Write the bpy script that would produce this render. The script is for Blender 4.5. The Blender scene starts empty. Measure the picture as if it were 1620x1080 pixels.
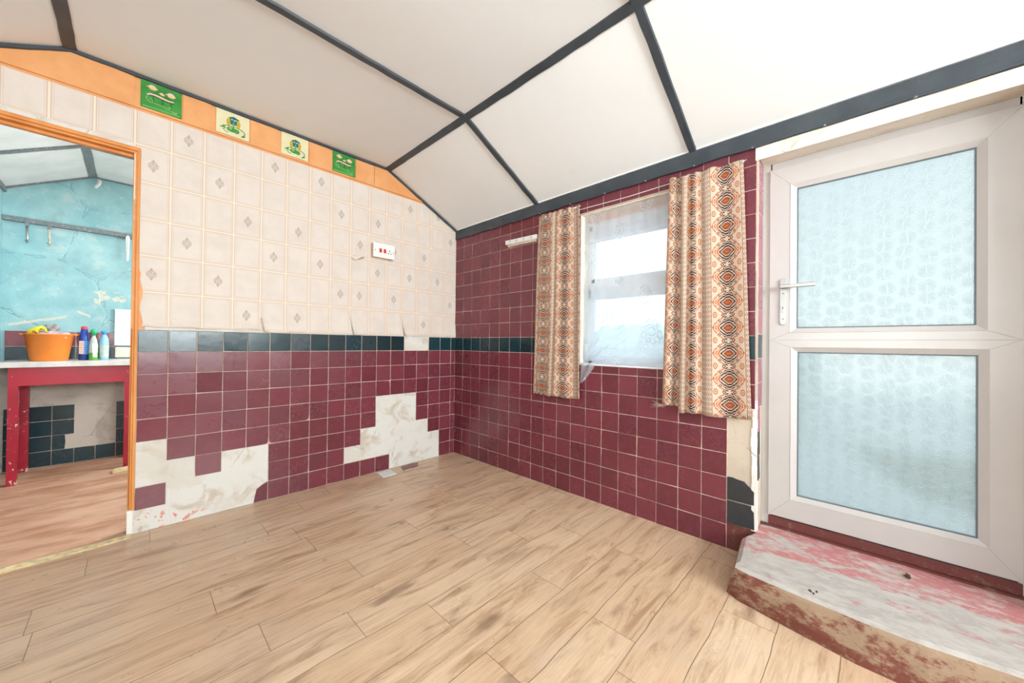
import bpy, bmesh, math, random
from mathutils import Vector, Matrix
random.seed(7)
S = bpy.context.scene
COL = S.collection

# ------------------------------------------------------------------ camera
YAW, PIT, ROL = .8053, .0074, .0117
fw = Vector((math.sin(YAW), math.cos(YAW), 0)); rt = Vector((math.cos(YAW), -math.sin(YAW), 0)); up = Vector((0, 0, 1))
F = fw*math.cos(PIT)+up*math.sin(PIT); U2 = up*math.cos(PIT)-fw*math.sin(PIT)
Rv = rt*math.cos(ROL)+U2*math.sin(ROL); Uv = U2*math.cos(ROL)-rt*math.sin(ROL)
cd = bpy.data.cameras.new('camera'); cam = bpy.data.objects.new('camera', cd); COL.objects.link(cam)
cd.sensor_width = 36; cd.lens = 575.05/1620*36; cd.clip_start = .02
cam.matrix_world = Matrix(((Rv.x, Uv.x, -F.x, -2.6739), (Rv.y, Uv.y, -F.y, -3.5123), (Rv.z, Uv.z, -F.z, 1.2981), (0, 0, 0, 1)))
S.camera = cam

# ------------------------------------------------------------------ world, light, exposure
S.view_settings.view_transform = 'Standard'; S.view_settings.look = 'None'
S.view_settings.gamma = 1; S.view_settings.exposure = 0.84
try: S.view_settings.use_curve_mapping = False
except Exception: pass
W = bpy.data.worlds.new('world'); S.world = W; W.use_nodes = True
wn = W.node_tree; wn.nodes.clear()
wo = wn.nodes.new('ShaderNodeOutputWorld'); wb = wn.nodes.new('ShaderNodeBackground')
wt = wn.nodes.new('ShaderNodeTexCoord'); ws = wn.nodes.new('ShaderNodeSeparateXYZ'); wr = wn.nodes.new('ShaderNodeValToRGB')
wn.links.new(wt.outputs['Generated'], ws.inputs[0]); wn.links.new(ws.outputs[2], wr.inputs[0])
wr.color_ramp.elements[0].position = 0.0; wr.color_ramp.elements[0].color = (.95, .98, 1, 1)
wr.color_ramp.elements[1].position = .9; wr.color_ramp.elements[1].color = (.62, .82, 1, 1)
wn.links.new(wr.outputs[0], wb.inputs[0]); wb.inputs[1].default_value = 1.45
wn.links.new(wb.outputs[0], wo.inputs[0])

def area(name, loc, aim, sx, sy, power, color):
    l = bpy.data.lights.new(name, 'AREA'); l.shape = 'RECTANGLE'; l.size = sx; l.size_y = sy; l.energy = power; l.color = color
    o = bpy.data.objects.new(name, l); COL.objects.link(o); o.location = loc
    o.rotation_euler = Vector(aim).to_track_quat('-Z', 'Y').to_euler()
    return o
area('fill_light_front', (-1.95, -7.12, 2.2), (0, 1, .06), 2.8, 1.3, 255, (.98, .985, 1))  # main fill, added behind the camera outside an unseen, invented window
area('fill_light_side', (-4.15, -3.6, 1.6), (1, .25, .30), 1.7, 1.5, 34, (.98, .985, 1))  # weaker fill, added at the left outside a second invented window
area('daylight_scullery_window', (-1.2, 1.1, 2.0), (-1, .12, -.62), 1.0, 1.0, 27, (1, .96, .9))
area('fill_light_scullery_top', (-2.6, 1.1, 2.9), (-.1, .1, -1), .8, .8, 6, (.95, .98, 1))  # overhead fill lamp under the closed scullery ceiling; no skylight is built

# ------------------------------------------------------------------ node expressions
class X:
    def __init__(s, nt, k): s.nt = nt; s.k = k
    def _m(s, op, *a, clamp=False):
        n = s.nt.nodes.new('ShaderNodeMath'); n.operation = op; n.use_clamp = clamp
        for i, v in enumerate((s,)+a):
            if isinstance(v, X): s.nt.links.new(v.k, n.inputs[i])
            else: n.inputs[i].default_value = v
        return X(s.nt, n.outputs[0])
    def __add__(s, o): return s._m('ADD', o)
    __radd__ = __add__
    def __sub__(s, o): return s._m('SUBTRACT', o)
    def __rsub__(s, o): return (s*-1)+o
    def __mul__(s, o): return s._m('MULTIPLY', o)
    __rmul__ = __mul__
    def __truediv__(s, o): return s._m('DIVIDE', o)
    def __neg__(s): return s*-1
    def lt(s, o): return s._m('LESS_THAN', o)
    def gt(s, o): return s._m('GREATER_THAN', o)
    def mn(s, o): return s._m('MINIMUM', o)
    def mx(s, o): return s._m('MAXIMUM', o)
    def abs(s): return s._m('ABSOLUTE')
    def sin(s): return s._m('SINE')
    def cos(s): return s._m('COSINE')
    def floor(s): return s._m('FLOOR')
    def fract(s): return s._m('FRACT')
    def pw(s, e): return s._m('POWER', e)
    def sqrt(s): return s._m('SQRT')
    def atan2(s, o): return s._m('ARCTAN2', o)
    def clamp(s): return s._m('ADD', 0.0, clamp=True)
    def inr(s, a, b): return s.gt(a)*s.lt(b)
    def ss(s, a, b):
        n = s.nt.nodes.new('ShaderNodeMapRange'); n.interpolation_type = 'SMOOTHSTEP'
        s.nt.links.new(s.k, n.inputs[0]); n.inputs[1].default_value = a; n.inputs[2].default_value = b
        return X(s.nt, n.outputs[0])
def L2(a, b): return (a*a+b*b).sqrt()

class Mat:
    def __init__(s, name):
        s.m = bpy.data.materials.new(name); s.m.use_nodes = True; s.nt = s.m.node_tree
        s.nt.nodes.clear(); s.out = s.nt.nodes.new('ShaderNodeOutputMaterial')
    def n(s, t): return s.nt.nodes.new(t)
    def put(s, sock, v):
        if isinstance(v, X): s.nt.links.new(v.k, sock)
        elif hasattr(v, 'is_output'): s.nt.links.new(v, sock)
        else:
            if isinstance(v, tuple) and len(v) == 3: v = v+(1,)
            sock.default_value = v
    def obj(s):
        if not hasattr(s, '_o'):
            t = s.n('ShaderNodeTexCoord'); s._o = t.outputs['Object']; s._uv = t.outputs['UV']
        return s._o
    def xyz(s, v=None):
        n = s.n('ShaderNodeSeparateXYZ'); s.nt.links.new(v if v is not None else s.obj(), n.inputs[0])
        return [X(s.nt, n.outputs[i]) for i in range(3)]
    def uv(s): s.obj(); a = s.xyz(s._uv); return a[0], a[1]
    def comb(s, *a):
        n = s.n('ShaderNodeCombineXYZ')
        for i, v in enumerate(a): s.put(n.inputs[i], v)
        return n.outputs[0]
    def attr(s, name):
        n = s.n('ShaderNodeAttribute'); n.attribute_name = name; return X(s.nt, n.outputs['Fac'])
    def noise(s, scale=5, detail=4, rough=.55, vec=None, sc3=None, dist=0):
        n = s.n('ShaderNodeTexNoise'); n.inputs['Scale'].default_value = scale; n.inputs['Detail'].default_value = detail
        n.inputs['Roughness'].default_value = rough; n.inputs['Distortion'].default_value = dist
        v = vec if vec is not None else s.obj()
        if sc3:
            mp = s.n('ShaderNodeMapping'); s.nt.links.new(v, mp.inputs[0]); mp.inputs['Scale'].default_value = sc3; v = mp.outputs[0]
        s.nt.links.new(v, n.inputs['Vector']); return X(s.nt, n.outputs['Fac'])
    def white(s, x, y=0.0):
        n = s.n('ShaderNodeTexWhiteNoise'); n.noise_dimensions = '2D'
        s.nt.links.new(s.comb(x, y, 0.0), n.inputs['Vector']); return X(s.nt, n.outputs['Value'])
    def voro(s, scale, feature='F1'):
        n = s.n('ShaderNodeTexVoronoi'); n.feature = feature; n.inputs['Scale'].default_value = scale
        s.nt.links.new(s.obj(), n.inputs['Vector']); return X(s.nt, n.outputs['Distance'])
    def mix(s, f, a, b):
        n = s.n('ShaderNodeMix'); n.data_type = 'RGBA'; s.put(n.inputs[0], f); s.put(n.inputs[6], a); s.put(n.inputs[7], b)
        return n.outputs[2]
    def bump(s, h, strength=.3, dist=.002):
        n = s.n('ShaderNodeBump'); s.put(n.inputs['Height'], h); n.inputs['Strength'].default_value = strength
        n.inputs['Distance'].default_value = dist; return n.outputs[0]
    def bsdf(s, color, rough=.5, spec=.5, normal=None, metal=0., **kw):
        b = s.n('ShaderNodeBsdfPrincipled'); s.put(b.inputs['Base Color'], color); s.put(b.inputs['Roughness'], rough)
        s.put(b.inputs['Specular IOR Level'], spec); s.put(b.inputs['Metallic'], metal)
        if normal is not None: s.nt.links.new(normal, b.inputs['Normal'])
        for k, v in kw.items(): s.put(b.inputs[k.replace('_', ' ')], v)
        return b.outputs[0]
    def shader(s, t, **kw):
        n = s.n(t)
        for k, v in kw.items(): s.put(n.inputs[k], v)
        return n.outputs[0]
    def mixs(s, f, a, b):
        n = s.n('ShaderNodeMixShader'); s.put(n.inputs[0], f); s.nt.links.new(a, n.inputs[1]); s.nt.links.new(b, n.inputs[2]); return n.outputs[0]
    def end(s, sh): s.nt.links.new(sh, s.out.inputs[0]); return s.m

def simple(name, c, rough=.5, spec=.5, var=.08, scale=12, bump=0., metal=0.):
    m = Mat(name); f = m.noise(scale)
    c2 = tuple(x*(1-var*2.5) for x in c)
    nrm = m.bump(m.noise(scale*4), bump) if bump else None
    return m.end(m.bsdf(m.mix(f.ss(.35, .75), c, c2), rough, spec, nrm, metal))

# ---- tiles
def tile_mat(name, ca, cb, rough=.1, haze=.0):
    m = Mat(name); t = m.attr('tone')
    blot = m.noise(22, 5, .7)
    c = m.mix(t, ca, cb); c = m.mix(blot.ss(.45, .8)*.35, c, tuple(x*1.5+.012 for x in ca))
    spk = m.noise(140, 2, .6).ss(.74, .78)*.5
    c = m.mix(spk, c, (.55, .47, .42))
    r = (m.noise(9, 6, .75)*.2)+rough-.02+m.noise(60, 3, .6)*.1+(t*7.3).fract()*.12
    return m.end(m.bsdf(c, r, .55, m.bump(m.noise(14, 2, .5)+m.noise(90, 2)*.08, .12, .004)))
M_BURG = tile_mat('burgundy_glaze', (.178, .034, .050), (.128, .024, .037), .06)
M_TEAL = tile_mat('teal_glaze', (.003, .030, .042), (.006, .020, .028), .05)
M_BLACKT = tile_mat('black_glaze', (.03, .032, .036), (.022, .024, .028), .25)
M_MAUVE = tile_mat('mauve_glaze', (.33, .12, .17), (.27, .09, .13), .12)
M_GROUT = simple('grout', (.60, .48, .40), .9, .2, .12, 30)

def plaster_mat(name, base, patch, dark, red=False):
    m = Mat(name); x, y, z = m.xyz()
    f = m.noise(5, 8, .62, dist=.6); g = m.noise(2.2, 5, .6, sc3=(1, 1, 1.6)); h = m.noise(34, 6, .75)
    c = m.mix(f.ss(.5, .66), base, patch)
    c = m.mix(g.ss(.5, .62)*.7, c, tuple((a+b)/2 for a, b in zip(base, patch)))
    c = m.mix(h.ss(.6, .8)*.45, c, dark)
    cr = (m.voro(3.2, 'DISTANCE_TO_EDGE')+(m.noise(12, 4)-.5)*.08)
    c = m.mix(cr.lt(.006)*m.noise(2.5).gt(.52)*.6, c, dark)
    if red:
        rr = m.noise(16, 4, .6).ss(.56, .6)*(x*-1-2.15).ss(0, .3)*(.16-z).ss(0, .1)
        c = m.mix(rr*.85, c, (.68, .14, .12))
    return m.end(m.bsdf(c, .85, .2, m.bump(f*.8+h*.3+cr.ss(0, .02)*.2, .5, .006)))
M_PLAST = plaster_mat('bare_plaster', (.70, .68, .64), (.56, .48, .39), (.42, .37, .32), True)
M_PLAST2 = plaster_mat('grey_plaster', (.60, .50, .40), (.44, .36, .29), (.3, .25, .21))
M_PLAST3 = plaster_mat('scullery_plaster', (.55, .50, .45), (.42, .38, .33), (.28, .26, .24))

# ---- wallpaper: uv is 0..1 over each printed square, 'motif' is 1 where it carries the ornament
m = Mat('wallpaper'); u, v = m.uv(); mo = m.attr('motif')
ax = (u-.5).abs()*.18; ay = (v-.5).abs()*.25
ex = ax*-1+.09; ey = ay*-1+.125; e = ex.mn(ey)
base = m.mix(m.noise(7, 5, .6).ss(.35, .7), (.69, .61, .555), (.64, .555, .50))
vein = m.noise(30, 3, .6, sc3=(.4, 1, 1.6)).ss(.5, .62)
base = m.mix(vein*.3, base, (.68, .58, .49))
c = m.mix(e.inr(.0, .004), base, (.84, .66, .54))
c = m.mix(e.inr(.006, .0105)*.95, c, (.56, .41, .31))
c = m.mix(e.inr(.0165, .0190)*.8, c, (.58, .46, .38))
c = m.mix(e.inr(.0095, .0125)*.5, c, (.72, .58, .48))
dx = (u-.5)*.18; dz = (v-.5)*.25
r = L2(dx/.027, dz/.027); th = dx.atan2(dz)
d = dx.abs()/.024+dz.abs()/.046
orn = (r.inr(.84, 1.0)*.8+r.inr(.60, .74)*.7+r.inr(.12, .62)*(th*4+r*5).sin().gt(.1)*.75+(d.lt(1.0))*r.gt(1.)+r.lt(.84)*.22).clamp()
c = m.mix(orn*mo*.8, c, (.36, .28, .22))
x, y, z = m.xyz()
spots = m.noise(75, 2, .6).ss(.68, .73)*(1.75-z).ss(0, .35)*m.noise(3).ss(.48, .6)
c = m.mix(spots*.5, c, (.33, .25, .2))
M_PAPER = m.end(m.bsdf(c, .6, .3, m.bump(e.ss(.004, .018)+m.noise(120, 2)*.15, .3, .0015)))
M_PAPERBACK = simple('paper_back', (.62, .45, .30), .8, .2)
M_ORANGE = (lambda m: m.end(m.bsdf(m.mix(m.noise(150, 3, .7).ss(.62, .75)*.5, m.mix(m.noise(6, 5).ss(.3, .7), (.76, .37, .155), (.69, .31, .115)), (.45, .16, .05)), .6, .35, m.bump(m.noise(40, 4), .25, .002))))(Mat('orange_paint'))
M_ORWOOD = (lambda m: m.end(m.bsdf(m.mix(m.noise(40, 5, .7, sc3=(1, 1, .25)).ss(.58, .66)*m.noise(7).ss(.42, .6)*.8, m.mix(m.noise(9, 4, sc3=(1, 1, .2)).ss(.3, .7), (.74, .31, .085), (.62, .22, .05)), (.55, .43, .32)), .55, .4, m.bump(m.noise(25, 5, sc3=(1, 1, .3)), .3, .002))))(Mat('flaking_orange_wood'))
# ---- ceiling board, dark battens
m = Mat('ceiling_paint'); f = m.noise(1.3, 4, .5); st = m.noise(3, 6, .65).ss(.62, .72)
M_CEIL = m.end(m.bsdf(m.mix(st*.12, m.mix(f.ss(.3, .7), (.86, .855, .85), (.83, .825, .82)), (.72, .60, .48)), .75, .25, m.bump(m.noise(1.1, 3)+m.noise(120, 3)*.01, .25, .03)))
m = Mat('dark_batten_paint'); f = m.noise(50, 5, .7).ss(.62, .75)
M_BATTEN = m.end(m.bsdf(m.mix(f*.5, m.mix(m.noise(5).ss(.3, .7), (.035, .044, .054), (.055, .066, .078)), (.28, .29, .31)), .42, .5, m.bump(m.noise(30, 5), .35, .003)))
m = Mat('grey_batten_paint')
M_GBATTEN = m.end(m.bsdf(m.mix(m.noise(40, 5, .7).ss(.5, .7), (.17, .19, .20), (.34, .36, .37)), .5, .4, m.bump(m.noise(30), .3, .003)))
# ---- floor of wood-look vinyl planks running along x
m = Mat('wood_vinyl'); x, y, z = m.xyz()
yy = y+(m.noise(1.6, 2, .4, sc3=(1, 1, 1))-.5)*.05+(m.noise(5.5, 2, .4, sc3=(1, .5, 1))-.5)*.014
row = (yy/.215+.045).floor(); fy = (yy/.215+.045).fract()
sh = m.white(row, 3.7); xx = x/1.1+sh; colm = xx.floor(); fx = xx.fract()
tone = m.white(row+.5, colm+.5)
seam = ((fy-.5).abs().gt(.4915)+(fx-.5).abs().gt(.4986)).clamp()
vec = m.comb(x+tone*7, yy+tone*3, 0.0)
g1 = m.noise(4.5, 10, .72, vec=vec, sc3=(.40, 3.2, 1), dist=1.1)
g2 = m.noise(30, 6, .75, vec=vec, sc3=(.10, 5, 1))
kn = m.noise(2.6, 3, .5, vec=vec, sc3=(.9, 2.4, 1)).ss(.60, .76)
c = m.mix(tone, (.62, .42, .27), (.70, .505, .345))
c = m.mix(g1.ss(.46, .68)*.75, c, (.34, .19, .10))
c = m.mix((g1*-1+1).ss(.5, .72)*.45, c, (.80, .60, .42))
c = m.mix(g2.ss(.48, .68)*.5, c, (.40, .25, .15))
c = m.mix(kn*.75, c, (.22, .13, .08))
grey = m.noise(1.1, 4, .6).ss(.5, .7)
c = m.mix(grey*.35, c, (.50, .42, .36))
scuff = m.noise(7, 6, .7, sc3=(1, .6, 1)).ss(.66, .72)
c = m.mix(scuff*.4, c, (.66, .62, .62))
c = m.mix(seam*.75, c, (.13, .075, .045))
M_FLOOR = m.end(m.bsdf(c, (m.noise(5, 5, .7)*.20)+.20, .6, m.bump(seam*-1+g2*.15+g1*.3, .25, .002)))
m = Mat('hardboard_floor'); f = m.noise(7, 7, .6, sc3=(.35, 1, 1), dist=1.2)
c = m.mix(f.ss(.35, .65), (.56, .31, .20), (.40, .20, .115)); c = m.mix(m.noise(3, 4, sc3=(.5, 1.6, 1)).ss(.45, .6)*.5, c, (.72, .47, .34))
c = m.mix(m.noise(30, 4, .7, sc3=(.3, 1, 1)).ss(.62, .68)*.4, c, (.8, .68, .58))
M_HARD = m.end(m.bsdf(c, .55, .35, m.bump(f, .2, .003)))
# ---- concrete step with worn red paint
m = Mat('worn_red_step'); x, y, z = m.xyz()
f = m.noise(4.5, 7, .62, sc3=(1.5, .6, 1), dist=.5); f2 = m.noise(13, 7, .7, sc3=(1.2, .6, 1)); inn = (x+.62).ss(0, .75)
paint = (f+(f2-.5)*.6+inn*.30-.17).ss(.49, .58)
c = m.mix(f2.ss(.35, .7), (.50, .455, .42), (.34, .30, .275))
c = m.mix(paint*.75, c, (.50, .115, .12)); c = m.mix(m.noise(9, 7, .75).ss(.5, .62)*.45, c, (.50, .45, .42)); c = m.mix((f2+inn*.1).ss(.60, .72)*.5, c, (.68, .65, .63))
c = m.mix(m.noise(60, 4, .7).ss(.66, .74)*.5, c, (.25, .2, .18))
M_STEP = m.end(m.bsdf(c, .7, .35, m.bump(f+f2*.6, .5, .006)))
m = Mat('worn_step_riser'); x, y, z = m.xyz(); f = m.noise(9, 10, .72, sc3=(1, 1, 2.2))+(z*-1+.08)*1.2; f2 = m.noise(25, 8, .75)
c = m.mix(f.ss(.42, .56), (.34, .23, .15), (.19, .06, .042)); c = m.mix(f2.ss(.5, .68)*.6, c, (.42, .31, .22)); c = m.mix(f2.ss(.62, .72)*.6, c, (.16, .10, .08))
M_RISER = m.end(m.bsdf(c, .85, .2, m.bump(f+f2*.5, .6, .008)))
M_REDP = (lambda m: m.end(m.bsdf(m.mix(m.noise(22, 6, .7).ss(.55, .68)*.7, (.14, .035, .03), (.22, .14, .10)), .6, .4, m.bump(m.noise(20, 5), .4, .004))))(Mat('red_floor_paint'))
# ---- plastics, metals
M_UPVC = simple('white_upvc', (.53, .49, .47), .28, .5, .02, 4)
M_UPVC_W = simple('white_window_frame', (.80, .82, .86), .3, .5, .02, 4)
M_GASKET = simple('grey_gasket', (.12, .14, .16), .5, .4, .02)
M_METAL = simple('satin_metal', (.46, .44, .43), .3, .5, .03, 20, metal=.75)
M_WHITEP = simple('white_plastic', (.82, .80, .78), .3, .5, .02)
M_PATT = simple('aged_plastic', (.60, .49, .40), .45, .4, .04)
M_RED = simple('red_rocker', (.62, .02, .03), .3, .5, .02)
M_DARK = simple('dark_hole', (.02, .02, .02), .6, .3, .02)
M_CREAMW = plaster_mat('cream_timber', (.80, .74, .66), (.68, .58, .46), (.40, .31, .22))
M_WHITEEDGE = plaster_mat('white_flaked_edge', (.82, .79, .76), (.66, .56, .46), (.36, .3, .26))
M_STRIP = simple('pale_wood_strip', (.76, .62, .36), .6, .3, .15, 30, .3)
# ---- glass
def pane_mat(name):
    m = Mat(name); lw = m.n('ShaderNodeFresnel'); lw.inputs[0].default_value = 1.45
    t = m.shader('ShaderNodeBsdfTransparent', Color=(.93, .97, .97)); g = m.shader('ShaderNodeBsdfGlossy', Color=(1, 1, 1), Roughness=.02)
    return m.end(m.mixs(X(m.nt, lw.outputs[0]), t, g))
M_PANE = pane_mat('clear_glass')
m = Mat('frosted_floral_glass'); x, y, z = m.xyz()
# pressed flowers: radial petals around jittered centres
cy = (y/.075); cz = (z/.075)+((cy.floor()*.5).fract())
iy = cy.floor(); iz = cz.floor()
py = cy.fract()-.5+(m.white(iy, iz)-.5)*.3; pz = cz.fract()-.5+(m.white(iy+9.3, iz)-.5)*.3
rr = L2(py, pz); ang = py.atan2(pz)
flow = ((ang*15).sin()*.5+.5)*rr.inr(.09, .44)
fine = m.noise(85, 4, .7)
nb = m.bump(flow*.8+fine*1.3, .5, .003)
tl = m.shader('ShaderNodeBsdfTranslucent', Color=(.66, .70, .69), Normal=nb)
rf = m.shader('ShaderNodeBsdfRefraction', Color=(.64, .675, .665), Roughness=.15, IOR=1.12, Normal=nb)
gl = m.shader('ShaderNodeBsdfGlossy', Color=(1, 1, 1), Roughness=.22, Normal=nb)
M_FROST = m.end(m.mixs(.06, m.mixs(.6, tl, rf), gl))
# ---- net curtain
m = Mat('net_lace'); u, v = m.uv()
cu = u/.27; cv = v/.36+((cu.floor()*.5).fract()); pu = (cu.fract()-.5)*.27; pv = (cv.fract()-.5)*.36
r = L2(pu, pv*.85); th = pu.atan2(pv)
ring = r.inr(.018, .026)+(r-.052-(th*5).cos().abs()*.010).abs().lt(.004)+(L2(((th*10/6.2832).fract()-.5)*.055, r-.047)-.0085).abs().lt(.0028)+(r-.034).abs().lt(.002)
ring = ring.clamp()
weave = (u*900).sin().abs()*.08+(v*900).sin().abs()*.08
al = (weave+.27+ring*.48+m.noise(3.5, 2, .5).ss(.35, .7)*.14+(v.lt(.13)+v.gt(1.03))*.22).clamp()
df = m.shader('ShaderNodeBsdfDiffuse', Color=(.70, .76, .84)); tl = m.shader('ShaderNodeBsdfTranslucent', Color=(.88, .92, .97))
M_NET = m.end(m.mixs(al, m.shader('ShaderNodeBsdfTransparent', Color=(1, 1, 1)), m.mixs(.68, df, tl)))
# ---- patterned curtain cloth (uv in metres of cloth)
def cloth_mat():
    m = Mat('printed_curtain_cloth'); u, v = m.uv()
    P = .25
    p = ((u/P).fract()-.5)*P; pa = p.abs(); Y = ((v/.165).fract()-.5)*.165; Ya = Y.abs()
    st = .0055
    px = (pa/st).floor()*st; py = (Ya/st).floor()*st
    a = px/.086; b = py/.0825
    th = a.atan2(b)
    D = a.pw(1.22)+b.pw(1.18); E2 = a.pw(1.5)+b.pw(1.25)
    cream = (.74, .58, .46); dark = (.07, .035, .035); orange = (.54, .165, .06); rust = (.36, .09, .04)
    lc = m.mix(a.gt(.46), dark, orange)
    med = pa.lt(.090)
    c = m.mix(m.noise(6).ss(.3, .7), cream, (.69, .53, .41))
    c = m.mix(D.lt(.19), c, rust); c = m.mix(D.lt(.035), c, orange)
    for lo, hi in ((.25, .385),): c = m.mix(D.inr(lo, hi), c, dark)
    c = m.mix(D.inr(.47, .605), c, lc); c = m.mix(D.inr(.68, .77)*a.gt(.34), c, orange); c = m.mix(D.inr(.68, .76)*a.lt(.34), c, dark); c = m.mix(E2.inr(.84, .97)*a.gt(.24)*D.gt(.86), c, orange)
    c = m.mix(E2.inr(.78, .92)*a.inr(.02, .24), c, dark)
    e = L2((pa-.072)/.013, (Ya-.0825)/.021); c = m.mix(e.inr(.6, .95)+e.lt(.3), c, orange)
    e = L2((pa-.027)/.0095, (Ya-.0825)/.0095); c = m.mix(e.inr(.5, 1.), c, dark)
    e = L2((pa-.046)/.0085, (Ya-.043)/.0085); c = m.mix(e.lt(1.15), c, cream); c = m.mix(e.inr(.45, .95), c, dark)
    q = ((v/.0318).fract()-.5)*.0318; e = L2(pa-.107, q)
    ch = m.mix(m.noise(6).ss(.3, .7), cream, (.69, .53, .41)); ch = m.mix(e.inr(.0085, .0120), ch, (.38, .17, .09)); ch = m.mix(e.lt(.0032), ch, dark)
    ch = m.mix((pa-.091).abs().lt(.0016), ch, dark); ch = m.mix(pa.gt(.1225), ch, (.33, .30, .30))
    c = m.mix(med, ch, c)
    nb = m.bump(m.noise(300, 2), .2, .001)
    df = m.bsdf(c, .85, .15, nb); tl = m.shader('ShaderNodeBsdfTranslucent', Color=c)
    return m.end(m.mixs(.22, df, tl))
M_CLOTH = cloth_mat()
# ---- back room
m = Mat('turquoise_distemper'); f = m.noise(3.5, 7, .6, dist=.4); h = m.noise(14, 6, .7)
c = m.mix(f.ss(.3, .7), (.24, .46, .50), (.36, .58, .61)); c = m.mix(h.ss(.62, .74)*.6, c, (.66, .72, .70))
x, y, z = m.xyz()
c = m.mix(m.noise(2.1, 6, .65).ss(.52, .7)*.55, c, (.26, .36, .38)); c = m.mix(m.noise(5.5, 6, .7).ss(.56, .66)*.35, c, (.62, .66, .62))
cr = m.voro(1.3, 'DISTANCE_TO_EDGE')+(m.noise(6, 5)-.5)*.12
c = m.mix(cr.abs().lt(.0025)*.7, c, (.12, .26, .30))
band = ((z-1.475-(x+3.36)*.27+(m.noise(20, 4)-.5)*.03).abs().lt(.013))*x.inr(-3.52, -3.16)+((z-1.57+(x+3.05)*.55).abs().lt(.012))*x.inr(-3.09, -3.0)
band = band+((z-1.78+(m.noise(9, 4)-.5)*.25).abs().lt(.045))*x.inr(-2.98, -2.74)*m.noise(9, 5).gt(.47)
c = m.mix(band.clamp()*.75, c, (.72, .64, .52))
M_BLUE = m.end(m.bsdf(c, .6, .35, m.bump(f*.6+h*.5+cr.abs().ss(0, .02)*.3, .6, .01)))
M_WHITEC = simple('white_scullery_ceiling', (.80, .80, .79), .6, .3, .05, 5, .4)
m = Mat('red_gloss_paint'); f = m.noise(24, 6, .7); x, y, z = m.xyz()
ed = m.attr('edge')
chip = (f+ed*.22).ss(.66, .69)
M_REDT = m.end(m.bsdf(m.mix(chip, m.mix(m.noise(5).ss(.3, .7), (.42, .010, .032), (.34, .008, .025)), (.72, .6, .5)), .32, .5, m.bump(chip*-1+m.noise(12)*.3, .3, .002)))
M_TABTOP = simple('worn_white_top', (.74, .72, .69), .4, .45, .10, 9)
M_TUB = simple('orange_tub_plastic', (.90, .26, .035), .32, .5, .03)
M_YEL = simple('yellow_rubber', (.85, .72, .06), .45, .4, .05)
M_PINK = simple('pink_cloth', (.72, .52, .60), .85, .2, .12, 30, .4)
M_GREYC = simple('grey_cloth', (.42, .40, .38), .85, .2, .2, 40, .4)
M_BLUEP = simple('blue_plastic', (.02, .07, .42), .3, .5, .03)
M_NAVY = simple('navy_plastic', (.02, .045, .22), .3, .5, .03)
M_REDCAP = simple('red_cap', (.80, .07, .08), .35, .5, .03)
M_LBLUE = simple('light_blue_plastic', (.30, .60, .85), .3, .5, .05, 30)
M_SKYCAP = simple('sky_blue_cap', (.10, .38, .78), .3, .5, .03)
M_GREENCAP = simple('green_cap', (.04, .45, .20), .35, .5, .03)
M_GREENL = simple('green_liquid', (.10, .42, .05), .15, .6, .05)
M_CLEARP = simple('pale_clear_plastic', (.55, .66, .60), .2, .5, .1, 30)
M_LABEL = simple('white_label', (.80, .80, .80), .5, .4, .02)
M_PEACH = simple('peach_label', (.85, .52, .40), .5, .4, .05)
M_MIDBLUE = simple('mid_blue_label', (.12, .32, .72), .45, .4, .1, 40)
M_TAN = simple('peeling_tan', (.72, .62, .50), .8, .2, .15, 30)
# picture tiles
M_PGREEN = (lambda m: m.end(m.bsdf(m.mix(m.noise(12, 4).ss(.35, .7), (.03, .22, .035), (.06, .32, .06)), .12, .6, m.bump(m.noise(30), .1, .002))))(Mat('green_majolica'))
M_PCREAM = simple('cream_majolica', (.74, .68, .44), .12, .6, .03)
M_PTEAL = simple('teal_majolica', (.01, .16, .15), .15, .6, .05)
M_PLEAF = simple('leaf_green_majolica', (.07, .30, .05), .15, .6, .15, 60)
M_PGOLD = simple('gold_majolica', (.55, .40, .03), .15, .6, .1, 60)
M_PPINK = simple('pink_majolica', (.80, .55, .50), .15, .6, .1, 90)
M_PYEL = simple('yellow_majolica', (.85, .55, .12), .15, .6, .1)
M_PDARK = simple('dark_line_majolica', (.02, .07, .03), .2, .6, .1)
M_PLIME = simple('light_green_majolica', (.22, .50, .16), .15, .6, .1)
# outdoors
M_PATH = simple('pale_concrete_yard', (.74, .72, .68), .9, .2, .08, 3)
M_GRASS = (lambda m: m.end(m.bsdf(m.mix(m.noise(9, 5).ss(.35, .65), (.12, .15, .05), (.20, .19, .10)), .95, .1)))(Mat('rough_grass'))
M_HEDGE = (lambda m: m.end(m.bsdf(m.mix(m.noise(9, 6, .7).ss(.4, .6), (.50, .60, .56), (.76, .80, .76)), .95, .1)))(Mat('hedge_leaves'))
M_YWALL = simple('pale_render', (.74, .72, .66), .9, .2, .06, 3)
M_LEAF = simple('dry_leaf', (.10, .045, .03), .8, .2, .2, 60)

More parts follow.
